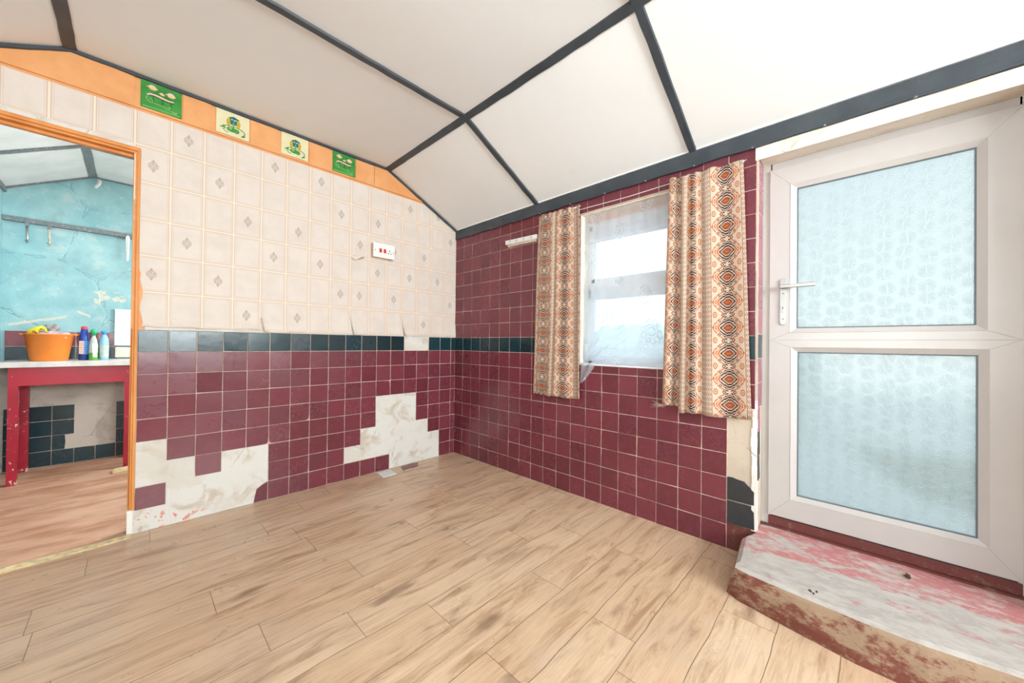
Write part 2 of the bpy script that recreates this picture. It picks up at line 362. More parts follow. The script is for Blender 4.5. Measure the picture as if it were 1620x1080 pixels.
# ------------------------------------------------------------------ mesh helpers
class MB:
    def __init__(s):
        s.bm = bmesh.new(); s.uvl = s.bm.loops.layers.uv.new('UVMap'); s.mats = []; s.attrs = {k: s.bm.faces.layers.float.new(k) for k in ('tone', 'motif', 'edge')}
    def mi(s, m):
        if m is None: return 0
        if m not in s.mats: s.mats.append(m)
        return s.mats.index(m)
    def face(s, pts, m=None, uvs=None, smooth=False, **attr):
        vs = [p if isinstance(p, bmesh.types.BMVert) else s.bm.verts.new(p) for p in pts]
        f = s.bm.faces.new(vs); f.material_index = s.mi(m); f.smooth = smooth
        if uvs:
            for l, t in zip(f.loops, uvs): l[s.uvl].uv = t
        for k, v in attr.items():
            f[s.attrs[k]] = v
        return f
    def hexa(s, p, m=None, **attr):
        v = [s.bm.verts.new(q) for q in p]
        for idx in ((0, 3, 2, 1), (4, 5, 6, 7), (0, 1, 5, 4), (1, 2, 6, 5), (2, 3, 7, 6), (3, 0, 4, 7)): s.face([v[i] for i in idx], m, **attr)
        return v
    def box(s, x0, x1, y0, y1, z0, z1, m=None, **attr):
        if x0 > x1: x0, x1 = x1, x0
        if y0 > y1: y0, y1 = y1, y0
        if z0 > z1: z0, z1 = z1, z0
        return s.hexa([(x0, y0, z0), (x1, y0, z0), (x1, y1, z0), (x0, y1, z0), (x0, y0, z1), (x1, y0, z1), (x1, y1, z1), (x0, y1, z1)], m, **attr)
    def prism(s, pts, d, m=None, mside=None):
        """polygon pts (3D), extruded by vector d"""
        a = [s.bm.verts.new(p) for p in pts]; d = Vector(d); b = [s.bm.verts.new(Vector(p)+d) for p in pts]
        s.face(a, m); s.face(b[::-1], m)
        n = len(a)
        for i in range(n): s.face([a[i], b[i], b[(i+1) % n], a[(i+1) % n]], mside or m)
    def lathe(s, prof, c=(0, 0, 0), n=32, m=None, sx=1, sy=1, mats=None, cap=True):
        rings = []
        for r, z in prof:
            rings.append([s.bm.verts.new((c[0]+r*sx*math.cos(2*math.pi*i/n), c[1]+r*sy*math.sin(2*math.pi*i/n), c[2]+z)) for i in range(n)])
        for k in range(len(prof)-1):
            mm = mats[k] if mats else m
            for i in range(n): s.face([rings[k][i], rings[k][(i+1) % n], rings[k+1][(i+1) % n], rings[k+1][i]], mm, smooth=True)
        if cap:
            s.face(rings[0][::-1], mats[0] if mats else m); s.face(rings[-1], mats[-1] if mats else m)
    def tube(s, pts, r, n=10, m=None, radii=None):
        pts = [Vector(p) for p in pts]; rings = []
        for i, p in enumerate(pts):
            t = (pts[min(i+1, len(pts)-1)]-pts[max(i-1, 0)]).normalized()
            a = t.orthogonal().normalized() if i == 0 else (rings_a-t*rings_a.dot(t)).normalized()
            rings_a = a; b = t.cross(a); rr = radii[i] if radii else r
            rings.append([s.bm.verts.new(p+(a*math.cos(2*math.pi*k/n)+b*math.sin(2*math.pi*k/n))*rr) for k in range(n)])
        for k in range(len(rings)-1):
            for i in range(n): s.face([rings[k][i], rings[k][(i+1) % n], rings[k+1][(i+1) % n], rings[k+1][i]], m, smooth=True)
        s.face(rings[0][::-1], m); s.face(rings[-1], m)
    def done(s, name, mat=None, parent=None, bevel=0, recalc=True, loc=None):
        if recalc: bmesh.ops.recalc_face_normals(s.bm, faces=s.bm.faces)
        me = bpy.data.meshes.new(name); s.bm.to_mesh(me); s.bm.free()
        for mm in (s.mats or [mat]): me.materials.append(mm)
        o = bpy.data.objects.new(name, me); COL.objects.link(o)
        if parent is not None: o.parent = parent
        if loc is not None: o.location = loc
        if bevel:
            b = o.modifiers.new('bevel', 'BEVEL'); b.width = bevel; b.segments = 2; b.limit_method = 'ANGLE'
        return o
def tag(o, label, cat, group=None):
    o['label'] = label; o['category'] = cat
    if group: o['group'] = group
    return o
def struct(o): o['kind'] = 'structure'; return o
def empty(name, loc):
    e = bpy.data.objects.new(name, None); COL.objects.link(e); e.location = loc; e.empty_display_size = .1; return e
def child(mb, name, mat, parent, **k):
    """mesh in world coordinates, parented under an Empty at parent.location"""
    off = parent.location
    for v in mb.bm.verts: v.co -= off
    return mb.done(name, mat, parent, **k)
rnd = random.uniform

# ------------------------------------------------------------------ room shell
KX, CZ, EZ, LX, YR = -.89, 3.08, 2.645, -3.86, -6.8      # knee, flat ceiling height, eaves height, left wall, front wall
LK = -2.97
T = .152
prof = [(LX, EZ), (LK, CZ), (KX, CZ), (0, EZ)]
# floor
b = MB(); N = 24
b.box(-3.95, 0.0, -6.9, -.0, -.06, 0, M_FLOOR)
b.box(-3.9, 0.4, -6.8, -3.06, -.08, -.06, M_FLOOR)
struct(b.done('floor'))
# back room floor
b = MB(); b.box(-3.62, -.9, .0, 2.52, -.05, -.002, M_HARD); struct(b.done('floor_scullery'))
# wall_back: between the room and the scullery, with the doorway
DX0, DX1, DZ = -3.50, -2.672, 2.562
WT = .11
b = MB()
b.prism([(DX1, 0, 0), (0, 0, 0), (0, 0, EZ), (KX, 0, CZ), (DX1, 0, CZ)], (0, WT, 0), M_PLAST)
b.prism([(DX0, 0, DZ), (DX1, 0, DZ), (DX1, 0, CZ), (LK, 0, CZ), (DX0, 0, EZ+.17)], (0, WT, 0), M_PLAST)
b.prism([(LX, 0, 0), (DX0, 0, 0), (DX0, 0, EZ+.17), (LX, 0, EZ)], (0, WT, 0), M_PLAST)
wallA = struct(b.done('wall_back'))
# tiles of a wall: cell() lays a grout bed and a chamfered, slightly tilted glazed tile
def cell(b, P0, eu, ev, n, w, h, mat, g=.0021, th=.0075, gt=.0052, frag=None):
    P0 = Vector(P0); eu = Vector(eu); ev = Vector(ev); n = Vector(n)
    def q(u, v, d): return P0+eu*u+ev*v+n*d
    if not frag: b.face([q(0, 0, gt), q(w, 0, gt), q(w, h, gt), q(0, h, gt)], M_GROUT, tone=0.)
    else: gt = .001
    for (a, c, e, f) in () if frag else ((0, 0, w, 0), (w, 0, w, h), (w, h, 0, h), (0, h, 0, 0)):
        b.face([q(a, c, 0), q(e, f, 0), q(e, f, gt), q(a, c, gt)], M_GROUT, tone=0.)
    jx, jy = rnd(-.0008, .0008), rnd(-.0008, .0008); tx, ty = rnd(-.0014, .0014), rnd(-.0014, .0014)
    pl = [(g+jx, g+jy), (w-g+jx, g+jy), (w-g+jx, h-g+jy), (g+jx, h-g+jy)]
    if frag: pl = frag
    cu = sum(p[0] for p in pl)/len(pl); cv = sum(p[1] for p in pl)/len(pl)
    ch = .0022; t = rnd(0, 1)
    lo = [b.bm.verts.new(q(u, v, gt-.001)) for u, v in pl]; mid = []; top = []
    for u, v in pl:
        dz = tx*(u-cu)/w*2+ty*(v-cv)/h*2
        mid.append(b.bm.verts.new(q(u, v, th-.0012+dz)))
        su = ch if u < cu else -ch; sv = ch if v < cv else -ch
        top.append(b.bm.verts.new(q(u+su, v+sv, th+dz)))
    k = len(pl)
    b.face(top, mat, tone=t)
    for i in range(k):
        j = (i+1) % k
        b.face([mid[i], mid[j], top[j], top[i]], mat, tone=t)
        b.face([lo[i], lo[j], mid[j], mid[i]], mat, tone=t)
b = MB()
missing = {(13, -1), (14, -1)}
for r in (3, 4): missing |= {(c, r) for c in (11, 12, 13)}
missing |= {(c, 5) for c in range(10, 15)} | {(c, 6) for c in range(9, 16)} | {(c, 7) for c in range(12, 16)}
missing |= {(0, 4), (0, 5), (0, 7), (1, 5), (1, 6), (1, 7), (2, 6), (2, 7), (3, 5), (3, 6), (3, 7), (4, 5), (4, 6)}
X0 = -(17*T+.072)
for c in range(18):
    for r in range(-1, 8):
        if (c, r) in missing: continue
        x = X0+c*T; w = T if c < 17 else .064
        frag = [(T*.38, .004), (T-.003, .004), (T-.003, T-.004), (T*.72, T*.86), (T*.50, T*.7), (T*.44, T*.4)] if (c, r) == (4, 7) else None
        cell(b, (x, 0, (7-r)*T), (1, 0, 0), (0, 0, 1), (0, -1, 0), w, T, M_TEAL if r == -1 else M_BURG, frag=frag)
b.done('tile_cladding', parent=wallA)
# wallpaper
PW = -X0/15.0; PW = 2.686/15; PH = .2475; ZT = 2.862; ZB = ZT-6*PH
motif = {0: (1, 4), 1: (0, 3), 2: (1, 4), 3: (2, 5), 4: (0, 3), 5: (2, 5), 6: (0, 3), 7: (1, 4), 8: (2, 4), 9: (1, 3), 10: (2, 4), 11: (0, 3), 12: (2, 5), 13: (0, 3), 14: (1, 4)}
b = MB(); K = 6
joints = [0, 4, 8, 11, 15]
for s in range(4):
    c0, c1 = joints[s], joints[s+1]
    nu = (c1-c0)*3; nv = 6*K; grid = {}
    for i in range(nu+1):
        for j in range(nv+1):
            x = -2.686+(c0+i/3)*PW; z = ZT-j/K*PH
            curl = max(0, (j-(nv-5))/5.)
            edge = 0
            if i == 0 and s > 0: edge = 1
            if i == nu and s < 3: edge = .6
            y = -.003-curl**2*(.010+.010*math.sin(x*5+1)**2+edge*.022)
            if s == 0 and i <= 0 and j > 15: x += .010+.008*math.sin(j*1.3)+(.034 if j > 26 else (.012 if j > 22 else 0))
            if s > 0 and i == 0 and j > nv-6: x += .028*curl
            if j == nv: z += rnd(-.004, .004)+(.012 if s == 0 else 0)
            grid[i, j] = b.bm.verts.new((x, y, z))
    for i in range(nu):
        for j in range(nv):
            col = c0+i//3; row = j//K
            x0, x1 = (i % 3)/3, (i % 3+1)/3; y0, y1 = 1-(j % K)/K, 1-(j % K+1)/K
            b.face([grid[i, j], grid[i, j+1], grid[i+1, j+1], grid[i+1, j]], M_PAPER, uvs=[(x0, y0), (x0, y1), (x1, y1), (x1, y0)], motif=1. if row in motif[col] else 0.)
# squares over the doorway
for c in range(-7, 0):
    x0, x1 = -2.686+c*PW, -2.686+(c+1)*PW
    b.face([(x0, -.003, ZT-.02), (x0, -.003, ZT-PH+.0), (x1, -.003, ZT-PH), (x1, -.003, ZT-.02)], M_PAPER, uvs=[(0, .95), (0, 0), (1, 0), (1, .95)], motif=0.)
sl = (CZ-EZ)/(-KX)
bmesh.ops.bisect_plane(b.bm, geom=b.bm.verts[:]+b.bm.edges[:]+b.bm.faces[:], plane_co=(0, 0, EZ-.002), plane_no=Vector((sl, 0, 1)).normalized(), clear_outer=True)
b.done('wallpaper', parent=wallA, recalc=False)
b = MB()      # torn flap under the socket
b.face([(-1.26, -.004, 2.115), (-1.13, -.012, 2.118), (-1.145, -.045, 2.13), (-1.22, -.03, 2.085)], M_PAPERBACK)
b.face([(-1.26, -.004, 2.115), (-1.22, -.03, 2.085), (-1.145, -.045, 2.13)], M_PAPER, motif=0.)
b.done('torn_flap', parent=wallA)
# orange boards over the wallpaper, with gaps for the picture tiles
b = MB()
PT = [(-2.664, 0), (-2.267, 1), (-1.841, 1), (-1.431, 0)]
b.box(-3.80, 0, -.0035, 0, 2.84, CZ-.005, M_ORANGE)
edges = [-3.82] 
for x, k in PT: edges += [x-.03, x+.212]
edges += [-1.045, -1.032, -.41]
for i in range(0, len(edges)-1, 2):
    x0, x1 = edges[i], edges[i+1]
    b.box(x0, x1, -.012, -.0035, 2.868, CZ-.006 if x0 > -3.0 else CZ-.006, M_ORANGE)
b.box(-3.82, -.44, -.016, 0, 2.855, 2.869, M_ORANGE)
b.box(-2.688, -2.622, -.0022, 0, 1.37, 2.60, M_ORANGE)
for pl, no in (((0, 0, EZ-.004), (sl, 0, 1)), ((LX, 0, EZ-.004), (-sl, 0, 1))):
    bmesh.ops.bisect_plane(b.bm, geom=b.bm.verts[:]+b.bm.edges[:]+b.bm.faces[:], plane_co=pl, plane_no=Vector(no).normalized(), clear_outer=True)
b.done('orange_board', parent=wallA)
# picture tiles
def picture_tile(x0, kind, label):
    b = MB(); w, h = .205, .187; z0 = 2.873; yb = -.0035
    base = M_PGREEN if kind == 0 else M_PCREAM
    ys = yb-.008
    b.box(0, w, -.008, 0, 0, h, base)
    def P(pts, m, d=.0016):
        b.prism([(p[0]*w, -.008, p[1]*h) for p in pts], (0, -d, 0), m)
    def ell(cx, cz, rx, rz, m, d=.0016, a0=0, a1=360, n=20):
        P([(cx+rx*math.cos(math.radians(a0+(a1-a0)*i/n)), cz+rz*math.sin(math.radians(a0+(a1-a0)*i/n))) for i in range(n if a1-a0 == 360 else n+1)], m, d)
    def line(pts, wd, m, d=.0022):
        for (ax_, az), (bx, bz) in zip(pts, pts[1:]):
            dv = Vector((bx-ax_, bz-az)); nn = Vector((-dv.y, dv.x)).normalized()*wd
            P([(ax_+nn.x, az+nn.y), (ax_-nn.x, az-nn.y), (bx-nn.x, bz-nn.y), (bx+nn.x, bz+nn.y)], m, d)
    if kind == 1:
        ell(.36, .56, .06, .15, M_PGOLD); ell(.66, .56, .06, .15, M_PGOLD)
        P([(.36, .74), (.52, .82), (.70, .74), (.62, .70), (.60, .48), (.42, .48), (.40, .70)], M_PTEAL, .003)
        for cx, cz in ((.46, .68), (.53, .66), (.58, .68)): ell(cx, cz, .022, .026, M_PPINK, .0045, n=10)
        ell(.51, .54, .02, .045, M_PLIME, .0045, n=10); line([(.51, .48), (.51, .38)], .012, M_PTEAL)
        ell(.46, .27, .15, .10, M_PLEAF, .003); ell(.60, .25, .09, .09, M_PLEAF, .0034); ell(.42, .30, .05, .055, M_PLIME, .0042, n=12)
        arc = [(.50+.36*math.cos(math.radians(a)), .24+.17*math.sin(math.radians(a))) for a in range(150, -31, -12)]
        line(arc, .014, M_PLEAF)
        line([(.50+.30*math.cos(math.radians(a)), .24+.15*math.sin(math.radians(a))) for a in range(180, 250, 12)], .012, M_PLEAF)
        for cx, cz, a in ((.22, .30, .05), (.15, .27, .035), (.83, .14, .05), (.78, .10, .035), (.26, .25, .03)): ell(cx, cz, a, a*.7, M_PLEAF, .003, n=8)
        b.box(0, w, -.0095, -.008, 0, .003, M_PCREAM)
    else:
        for cx, cz, s_ in ((.27, .78, 1), (.72, .72, 1), (.50, .66, .55)):
            P([(cx-.14*s_, cz), (cx-.03*s_, cz+.10*s_), (cx+.04*s_, cz+.10*s_), (cx+.14*s_, cz-.01), (cx+.04*s_, cz-.035*s_)], M_PPINK, .0035)
            ell(cx+.01, cz-.03*s_, .09*s_, .045*s_, M_PYEL, .003, n=14)
        top = [(.14, .50), (.22, .57), (.36, .575), (.52, .55), (.70, .52), (.80, .535)]; bot = [(.80, .49), (.68, .47), (.50, .49), (.34, .52), (.22, .51), (.15, .46)]
        P(top+bot, M_PPINK, .0042)
        line([(.14, .47), (.22, .50), (.36, .50), (.52, .47), (.70, .45), (.82, .47)], .010, M_PDARK)
        line([(.24, .60), (.36, .63), (.54, .60), (.72, .57)], .008, M_PDARK)
        line([(.15, .44), (.13, .36), (.17, .28), (.27, .23), (.29, .31), (.24, .38), (.20, .36)], .013, M_PLIME)
        line([(.27, .24), (.46, .25), (.60, .22), (.75, .17), (.84, .10), (.80, .06)], .012, M_PLIME)
        for xx in (.30, .52, .73): line([(xx, .50), (xx, .27 if xx < .7 else .18)], .008, M_PDARK)
        for cx, cz in ((.70, .26), (.86, .14), (.78, .13)): ell(cx, cz, .035, .03, M_PLIME, .004, n=8)
        P([(.05, .05), (.95, .05), (.95, .08), (.05, .08)], M_PLIME, .0006)
    o = b.done('picture_tile', loc=(x0, yb, z0))
    return tag(o, label, 'tile', 'decorated tiles along the top of the wallpapered wall')
picture_tile(-2.664, 0, 'green picture tile with pink flowers above the doorway corner, leftmost of four')
picture_tile(-2.267, 1, 'cream picture tile with teal flower, second of four, right of the doorway-side green tile')
picture_tile(-1.841, 1, 'cream picture tile with teal flower, third of four, left of the corner-side green tile')
picture_tile(-1.431, 0, 'green picture tile with pink flowers, rightmost of four, nearest the room corner')
# doorway lining
dw = struct(empty('trim_doorway', (DX1, 0, 0)))
b = MB(); b.box(DX1-.010, DX1+.0, -.004, WT+.01, .16, DZ, M_ORWOOD); b.box(DX1-.018, DX1-.010, .03, .065, .16, DZ-.02, M_ORWOOD)
b.box(DX1-.0, DX1+.016, -.012, 0, .16, DZ+.02, M_ORWOOD)
child(b, 'door_jamb', None, dw, bevel=.003)
b = MB(); b.box(DX0, DX0+.014, -.004, WT+.01, 0, DZ, M_ORWOOD); child(b, 'door_jamb', None, dw, bevel=.003)
b = MB(); b.box(DX0, DX1, -.006, WT+.01, DZ-.016, DZ, M_ORWOOD); b.box(DX0, DX1, .03, .065, DZ-.035, DZ-.016, M_ORWOOD)
b.box(DX0, DX1+.016, -.014, 0, DZ, DZ+.024, M_ORWOOD); child(b, 'door_head', None, dw, bevel=.003)
b = MB(); b.box(DX1-.02, DX1+.01, -.006, WT, .0, .16, M_WHITEEDGE); child(b, 'plaster_stub', None, dw, bevel=.004)
b = MB(); b.box(DX1+.017, X0-.001, -.008, 0, .16, 1.38, M_PLAST2)
child(b, 'edge_strip', None, dw, bevel=.002)
b = MB()
pts = [(-3.55, -.075), (-3.1, -.058), (-2.85, -.05), (-2.67, -.035)]
for (xa, ya), (xb, yb_) in zip(pts, pts[1:]):
    b.hexa([(xa, ya-.035, .0), (xb, yb_-.028, .0), (xb, yb_+.02, .0), (xa, ya+.02, .0), (xa, ya-.035, .006), (xb, yb_-.028, .006), (xb, yb_+.02, .010), (xa, ya+.02, .010)], M_STRIP)
struct(b.done('trim_threshold'))

# wall_right (x = 0): tiled wall with the window and the door opening
WY0, WY1, WZ0, WZ1 = -1.757, -2.545, 1.128, 2.421
DY0, DY1 = -3.045, -4.14
RD = .26
b = MB()
b.box(0, RD, 0.11, WY0, 0, EZ, M_PLAST2); b.box(0, RD, WY0, WY1, 0, WZ0, M_PLAST2); b.box(0, RD, WY0, WY1, WZ1, EZ, M_PLAST2)
b.box(0, RD, WY1, DY0, 0, EZ, M_PLAST2); b.box(0, RD, DY0, DY1, 2.50, EZ, M_PLAST2); b.box(0, RD, DY1, YR-.1, 0, EZ, M_PLAST2)
b.box(.15, RD, DY0, DY1, -.08, .17, M_REDP)
wallB = struct(b.done('wall_right'))
b = MB()
for c in range(20):
    for k in range(-1, 18):
        # rows counted up from the floor
        z0 = k*T
        if k < 0: continue
        z1 = min(z0+T, 2.56)
        if z1-z0 < .03: continue
        y0, y1 = -c*T, -(c+1)*T
        w = T
        if c == 19: y1 = DY0+.004; w = y0-y1
        mat = M_TEAL if k == 8 else M_BURG
        if c == 19 and z0 < .85: continue
        # cut to the window opening
        rects = [(y0, y1, z0, z1)]
        if y1 < WY0 and y0 > WY1 and z1 > WZ0 and z0 < WZ1:
            rects = []
            if z0 < WZ0: rects.append((y0, y1, z0, WZ0))
            if z1 > WZ1: rects.append((y0, y1, WZ1, z1))
            if y0 > WY0: rects.append((y0, WY0, max(z0, WZ0), min(z1, WZ1)))
            if y1 < WY1: rects.append((WY1, y1, max(z0, WZ0), min(z1, WZ1)))
        for (a, e, f, g_) in rects:
            if a-e > .012 and g_-f > .012: cell(b, (0, a, f), (0, -1, 0), (0, 0, 1), (-1, 0, 0), a-e, g_-f, mat)
# broken grey tiles by the step
zz = .165
for h, cut in ((.148, 0), (.148, 1)):
    w = 2.888-3.045; w = -w-.004
    fr = None if not cut else [(.003, .003), (w-.003, .003), (w-.003, .085), (w*.62, h*.93), (w*.35, h*.96), (w*.2, h), (.003, h-.002)]
    cell(b, (0, -2.889, zz), (0, -1, 0), (0, 0, 1), (-1, 0, 0), w, h, M_BLACKT, frag=fr); zz += h
# reveal of the door opening
for k in range(1, 17):
    z0 = k*T+.012 if k > 1 else .17; z1 = (k+1)*T+.012
    z1 = min(z1, 2.46)
    mat = M_TEAL if k == 8 else (M_BLACKT if k in (3, 4) else M_MAUVE)
    if k < 3: continue
    cell(b, (.008, DY0, z0), (1, 0, 0), (0, 0, 1), (0, -1, 0), .075 if k < 6 else .115, z1-z0, mat)
b.done('tile_cladding', parent=wallB)
b = MB()   # flaked white corner of the opening
prev = None
for i in range(40):
    z0, z1 = .16+i*.0575, .16+(i+1)*.0575
    a = rnd(.004, .012) if i > 14 else rnd(.016, .03); c_ = rnd(.004, .010) if i > 14 else rnd(.02, .04)
    b.box(-.006, c_, DY0-.004-rnd(0, .003), DY0+a, z0, z1, M_WHITEEDGE if i < 14 else M_PLAST2)
b.done('corner_bead', parent=wallB)
b = MB(); b.box(-.0015, 0, -2.888, DY0, 0, .17, M_REDP); b.done('painted_skirting', parent=wallB)
b = MB(); b.box(-.012, .0, DY0+.012, YR, 2.455, 2.535, M_CREAMW); b.box(0, .17, DY0-.001, DY1, 2.478, 2.51, M_CREAMW); b.done('door_lintel', parent=wallB, bevel=.004)
# other walls
b = MB()
b.box(LX-.2, LX, YR-.1, -4.6, 0, EZ+.1, M_PLAST); b.box(LX-.2, LX, -2.7, WT, 0, EZ+.1, M_PLAST)
b.box(LX-.2, LX, -4.6, -2.7, 0, .9, M_PLAST); b.box(LX-.2, LX, -4.6, -2.7, 2.3, EZ+.1, M_PLAST); struct(b.done('wall_left'))
b = MB()
b.box(LX, -3.4, YR-.15, YR, 0, CZ, M_PLAST); b.box(-.5, 0, YR-.15, YR, 0, CZ, M_PLAST); b.box(-3.4, -.5, YR-.15, YR, 0, 1.55, M_PLAST); b.box(-3.4, -.5, YR-.15, YR, 2.85, CZ, M_PLAST)
struct(b.done('wall_front'))
def plain_window(name, horiz, a0, a1, z0, z1, pos):
    e = struct(empty(name, (a0, pos, z0) if horiz else (pos, a0, z0)))
    fr = MB(); n = 3; f = .05
    def bx(u0, u1, w0, w1, mm, B, t=.03):
        if horiz: B.box(u0, u1, pos-t, pos+t, w0, w1, mm)
        else: B.box(pos-t, pos+t, u0, u1, w0, w1, mm)
    bx(a0, a1, z0, z0+f, M_UPVC_W, fr); bx(a0, a1, z1-f, z1, M_UPVC_W, fr)
    for i in range(n+1):
        u = a0+(a1-a0-f)*i/n; bx(u, u+f, z0, z1, M_UPVC_W, fr)
    child(fr, 'window_frame', None, e)
    g = MB(); bx(a0, a1, z0, z1, M_PANE, g, .001); child(g, 'window_pane', None, e)
plain_window('added_window_front', True, -3.4, -.5, 1.55, 2.85, YR-.08)  # unseen window added for the front fill; high sill keeps it off tile reflections
plain_window('added_window_side', False, -4.6, -2.7, .9, 2.3, LX-.1)  # unseen window added to let the side fill into the room
# ceiling: mansard shell
b = MB()
pp = [(LX-.05, EZ-.02), (LK, CZ), (KX, CZ), (0.0, EZ), (.3, EZ), (.3, EZ+.1), (KX, CZ+.12), (LK, CZ+.12), (LX-.05, EZ+.12)]
# subdivided underside for a gently uneven board
ny = 40
def cz(x, y): return .004*math.sin(x*3.1+y*2.3)+.003*math.sin(y*5.1-x)
under = [(LX, EZ)]+[(LK-.0, CZ)]+[(LK+(KX-LK)*i/8, CZ) for i in range(1, 9)]+[(KX*(1-i/5), CZ+(EZ-CZ)*i/5) for i in range(1, 6)]
g = [[b.bm.verts.new((x, WT*0+(YR)*j/ny, z)) for x, z in under] for j in range(ny+1)]
for j in range(ny):
    for i in range(len(under)-1): b.face([g[j][i], g[j][i+1], g[j+1][i+1], g[j+1][i]], M_CEIL)
for i in range(len(under)-1):
    (xa, za), (xb, zb) = under[i], under[i+1]
    b.face([(xa, 0, za+.08), (xa, YR, za+.08), (xb, YR, zb+.08), (xb, 0, zb+.08)], M_CEIL)
b.box(-.02, .28, 0, YR, EZ, EZ+.08, M_CEIL)
struct(b.done('ceiling', recalc=True))
# dark battens
def batten(name, p, q, w, n, t=.014, m=M_BATTEN, seg=.09, jit=.0022):
    """flat strip from p to q, width w, lying on the surface whose inward normal is n"""
    p, q, n = Vector(p), Vector(q), Vector(n).normalized(); d = (q-p); L = d.length; d.normalize(); s = n.cross(d).normalized()
    k = max(2, int(L/seg)); b = MB(); prev = None
    for i in range(k+1):
        c = p+d*L*i/k; a = w/2+rnd(-jit, jit); e = w/2+rnd(-jit, jit); tt = t+rnd(-.001, .001)
        cur = [b.bm.verts.new(c+s*a-n*.001), b.bm.verts.new(c+s*(a-.004)+n*tt), b.bm.verts.new(c-s*(e-.004)+n*tt), b.bm.verts.new(c-s*e-n*.001)]
        if prev:
            for z in range(4): b.face([prev[z], prev[(z+1) % 4], cur[(z+1) % 4], cur[z]], m)
        else: b.face(cur, m)
        prev = cur
    b.face(prev[::-1], m)
    # nail heads
    for i in range(int(L/.35)+1):
        c = p+d*(.1+i*.35)+n*(t+.001)
        if (c-p).dot(d) > L-.05: break
        u, v = s*.004, d*.004
        b.face([c+u*math.cos(a)+v*math.sin(a) for a in [j*math.pi/4 for j in range(8)]], m)
    return struct(b.done(name))
nd = (0, 0, -1); ns = (-sl, 0, -1); nl = (sl, 0, -1)
batten('trim_1', (KX, -.0, CZ), (KX, YR, CZ), .062, (-.3, 0, -1), .016)
batten('trim_2', (LK, -.0, CZ), (LK, YR, CZ), .062, (.3, 0, -1), .016)
for i, y in enumerate((-1.262, -2.668, -4.1)):
    batten('trim_%d' % (3+i*3), (KX, y, CZ), (LK, y, CZ), .05, nd)
    batten('trim_%d' % (4+i*3), (KX, y, CZ), (-.005, y, EZ+.003), .052, ns)
    batten('trim_%d' % (5+i*3), (LK, y, CZ), (LX+.005, y, EZ+.003), .052, nl)
# edge battens on wall_back
batten('trim_12', (LK, -.012, CZ-.012), (KX, -.012, CZ-.012), .026, (0, -1, 0), .012)
batten('trim_13', (KX, -.012, CZ-.014), (0, -.012, EZ-.014), .026, (0, -1, 0), .012)
batten('trim_14', (LK, -.012, CZ-.014), (LX, -.012, EZ-.014), .026, (0, -1, 0), .012)
# eaves batten with cable along it
batten('trim_15', (-.002, 0, 2.588), (-.002, YR, 2.588), .108, (-1, 0, 0), .018, seg=.06)
b = MB(); cable = []
for i in range(101):
    y = -.02-i*.0495; cable.append((-.024, y, 2.538+.0035*math.sin(i*.8)))
b.tube(cable, .0055, 8, M_BATTEN)
for i in range(14):
    y = -.30-i*.34; b.lathe([(.001, .0), (.007, .002), (.007, .008), (.001, .010)], (-.028, y, 2.530), 10, M_GBATTEN)
cb = b.done('electric_cable')
tag(cb, 'dark painted cable clipped under the eaves batten along the window wall', 'cable')
# ------------------------------------------------------------------ window_1
w = struct(empty('window_1', (.12, WY0, WZ0)))
XF = .125
b = MB()
def fr(y0, y1, z0, z1, t0=XF, t1=XF+.06): b.box(t0, t1, y0, y1, z0, z1, M_UPVC_W)
fr(WY0, WY1, WZ0, WZ0+.075); fr(WY0, WY1, 2.30, 2.38); fr(WY0, WY0-.045, WZ0, 2.35); fr(WY1+.055, WY1, WZ0, 2.35); 
fr(WY0, WY1, 1.705, 1.79)
b.box(XF+.01, XF+.05, WY0-.045, WY1+.055, 2.215, 2.30, M_UPVC_W)
child(b, 'window_frame', None, w, bevel=.004)
b = MB(); b.box(XF-.018, XF, WY0-.04, WY1+.05, 1.69, 1.84, M_UPVC_W)
for (z0, z1) in ((1.84, 1.875), (2.19, 2.225)): b.box(XF-.012, XF, WY0-.04, WY1+.05, z0, z1, M_UPVC_W)
b.box(XF-.012, XF, WY0-.04, WY0-.075, 1.84, 2.2, M_UPVC_W); b.box(XF-.012, XF, WY1+.05, WY1+.085, 1.84, 2.2, M_UPVC_W)
child(b, 'top_sash', None, w, bevel=.003)
b = MB(); b.box(XF+.02, XF+.026, WY0-.045, WY1+.055, WZ0+.07, 1.71, M_PANE); child(b, 'lower_pane', None, w)
b = MB(); b.box(XF+.02, XF+.026, WY0-.045, WY1+.055, 1.84, 2.22, M_PANE); child(b, 'upper_pane', None, w)
b = MB(); b.box(.0, XF, WY0, WY1, WZ0-.002, WZ0+.012, M_UPVC_W); child(b, 'window_sill', None, w, bevel=.003)
b = MB(); b.box(XF-.03, XF+.06, WY0, WY1, 2.375, WZ1-.001, M_ORANGE); b.box(.002, XF, WY0, WY1, WZ1-.008, WZ1-.001, M_CREAMW); child(b, 'head_board', None, w)
b = MB(); b.box(.002, XF, WY0+.0, WY0-.008, WZ0+.012, WZ1-.008, M_CREAMW); b.box(.002, XF, WY1+.008, WY1, WZ0+.012, WZ1-.008, M_CREAMW); child(b, 'window_reveal', None, w)
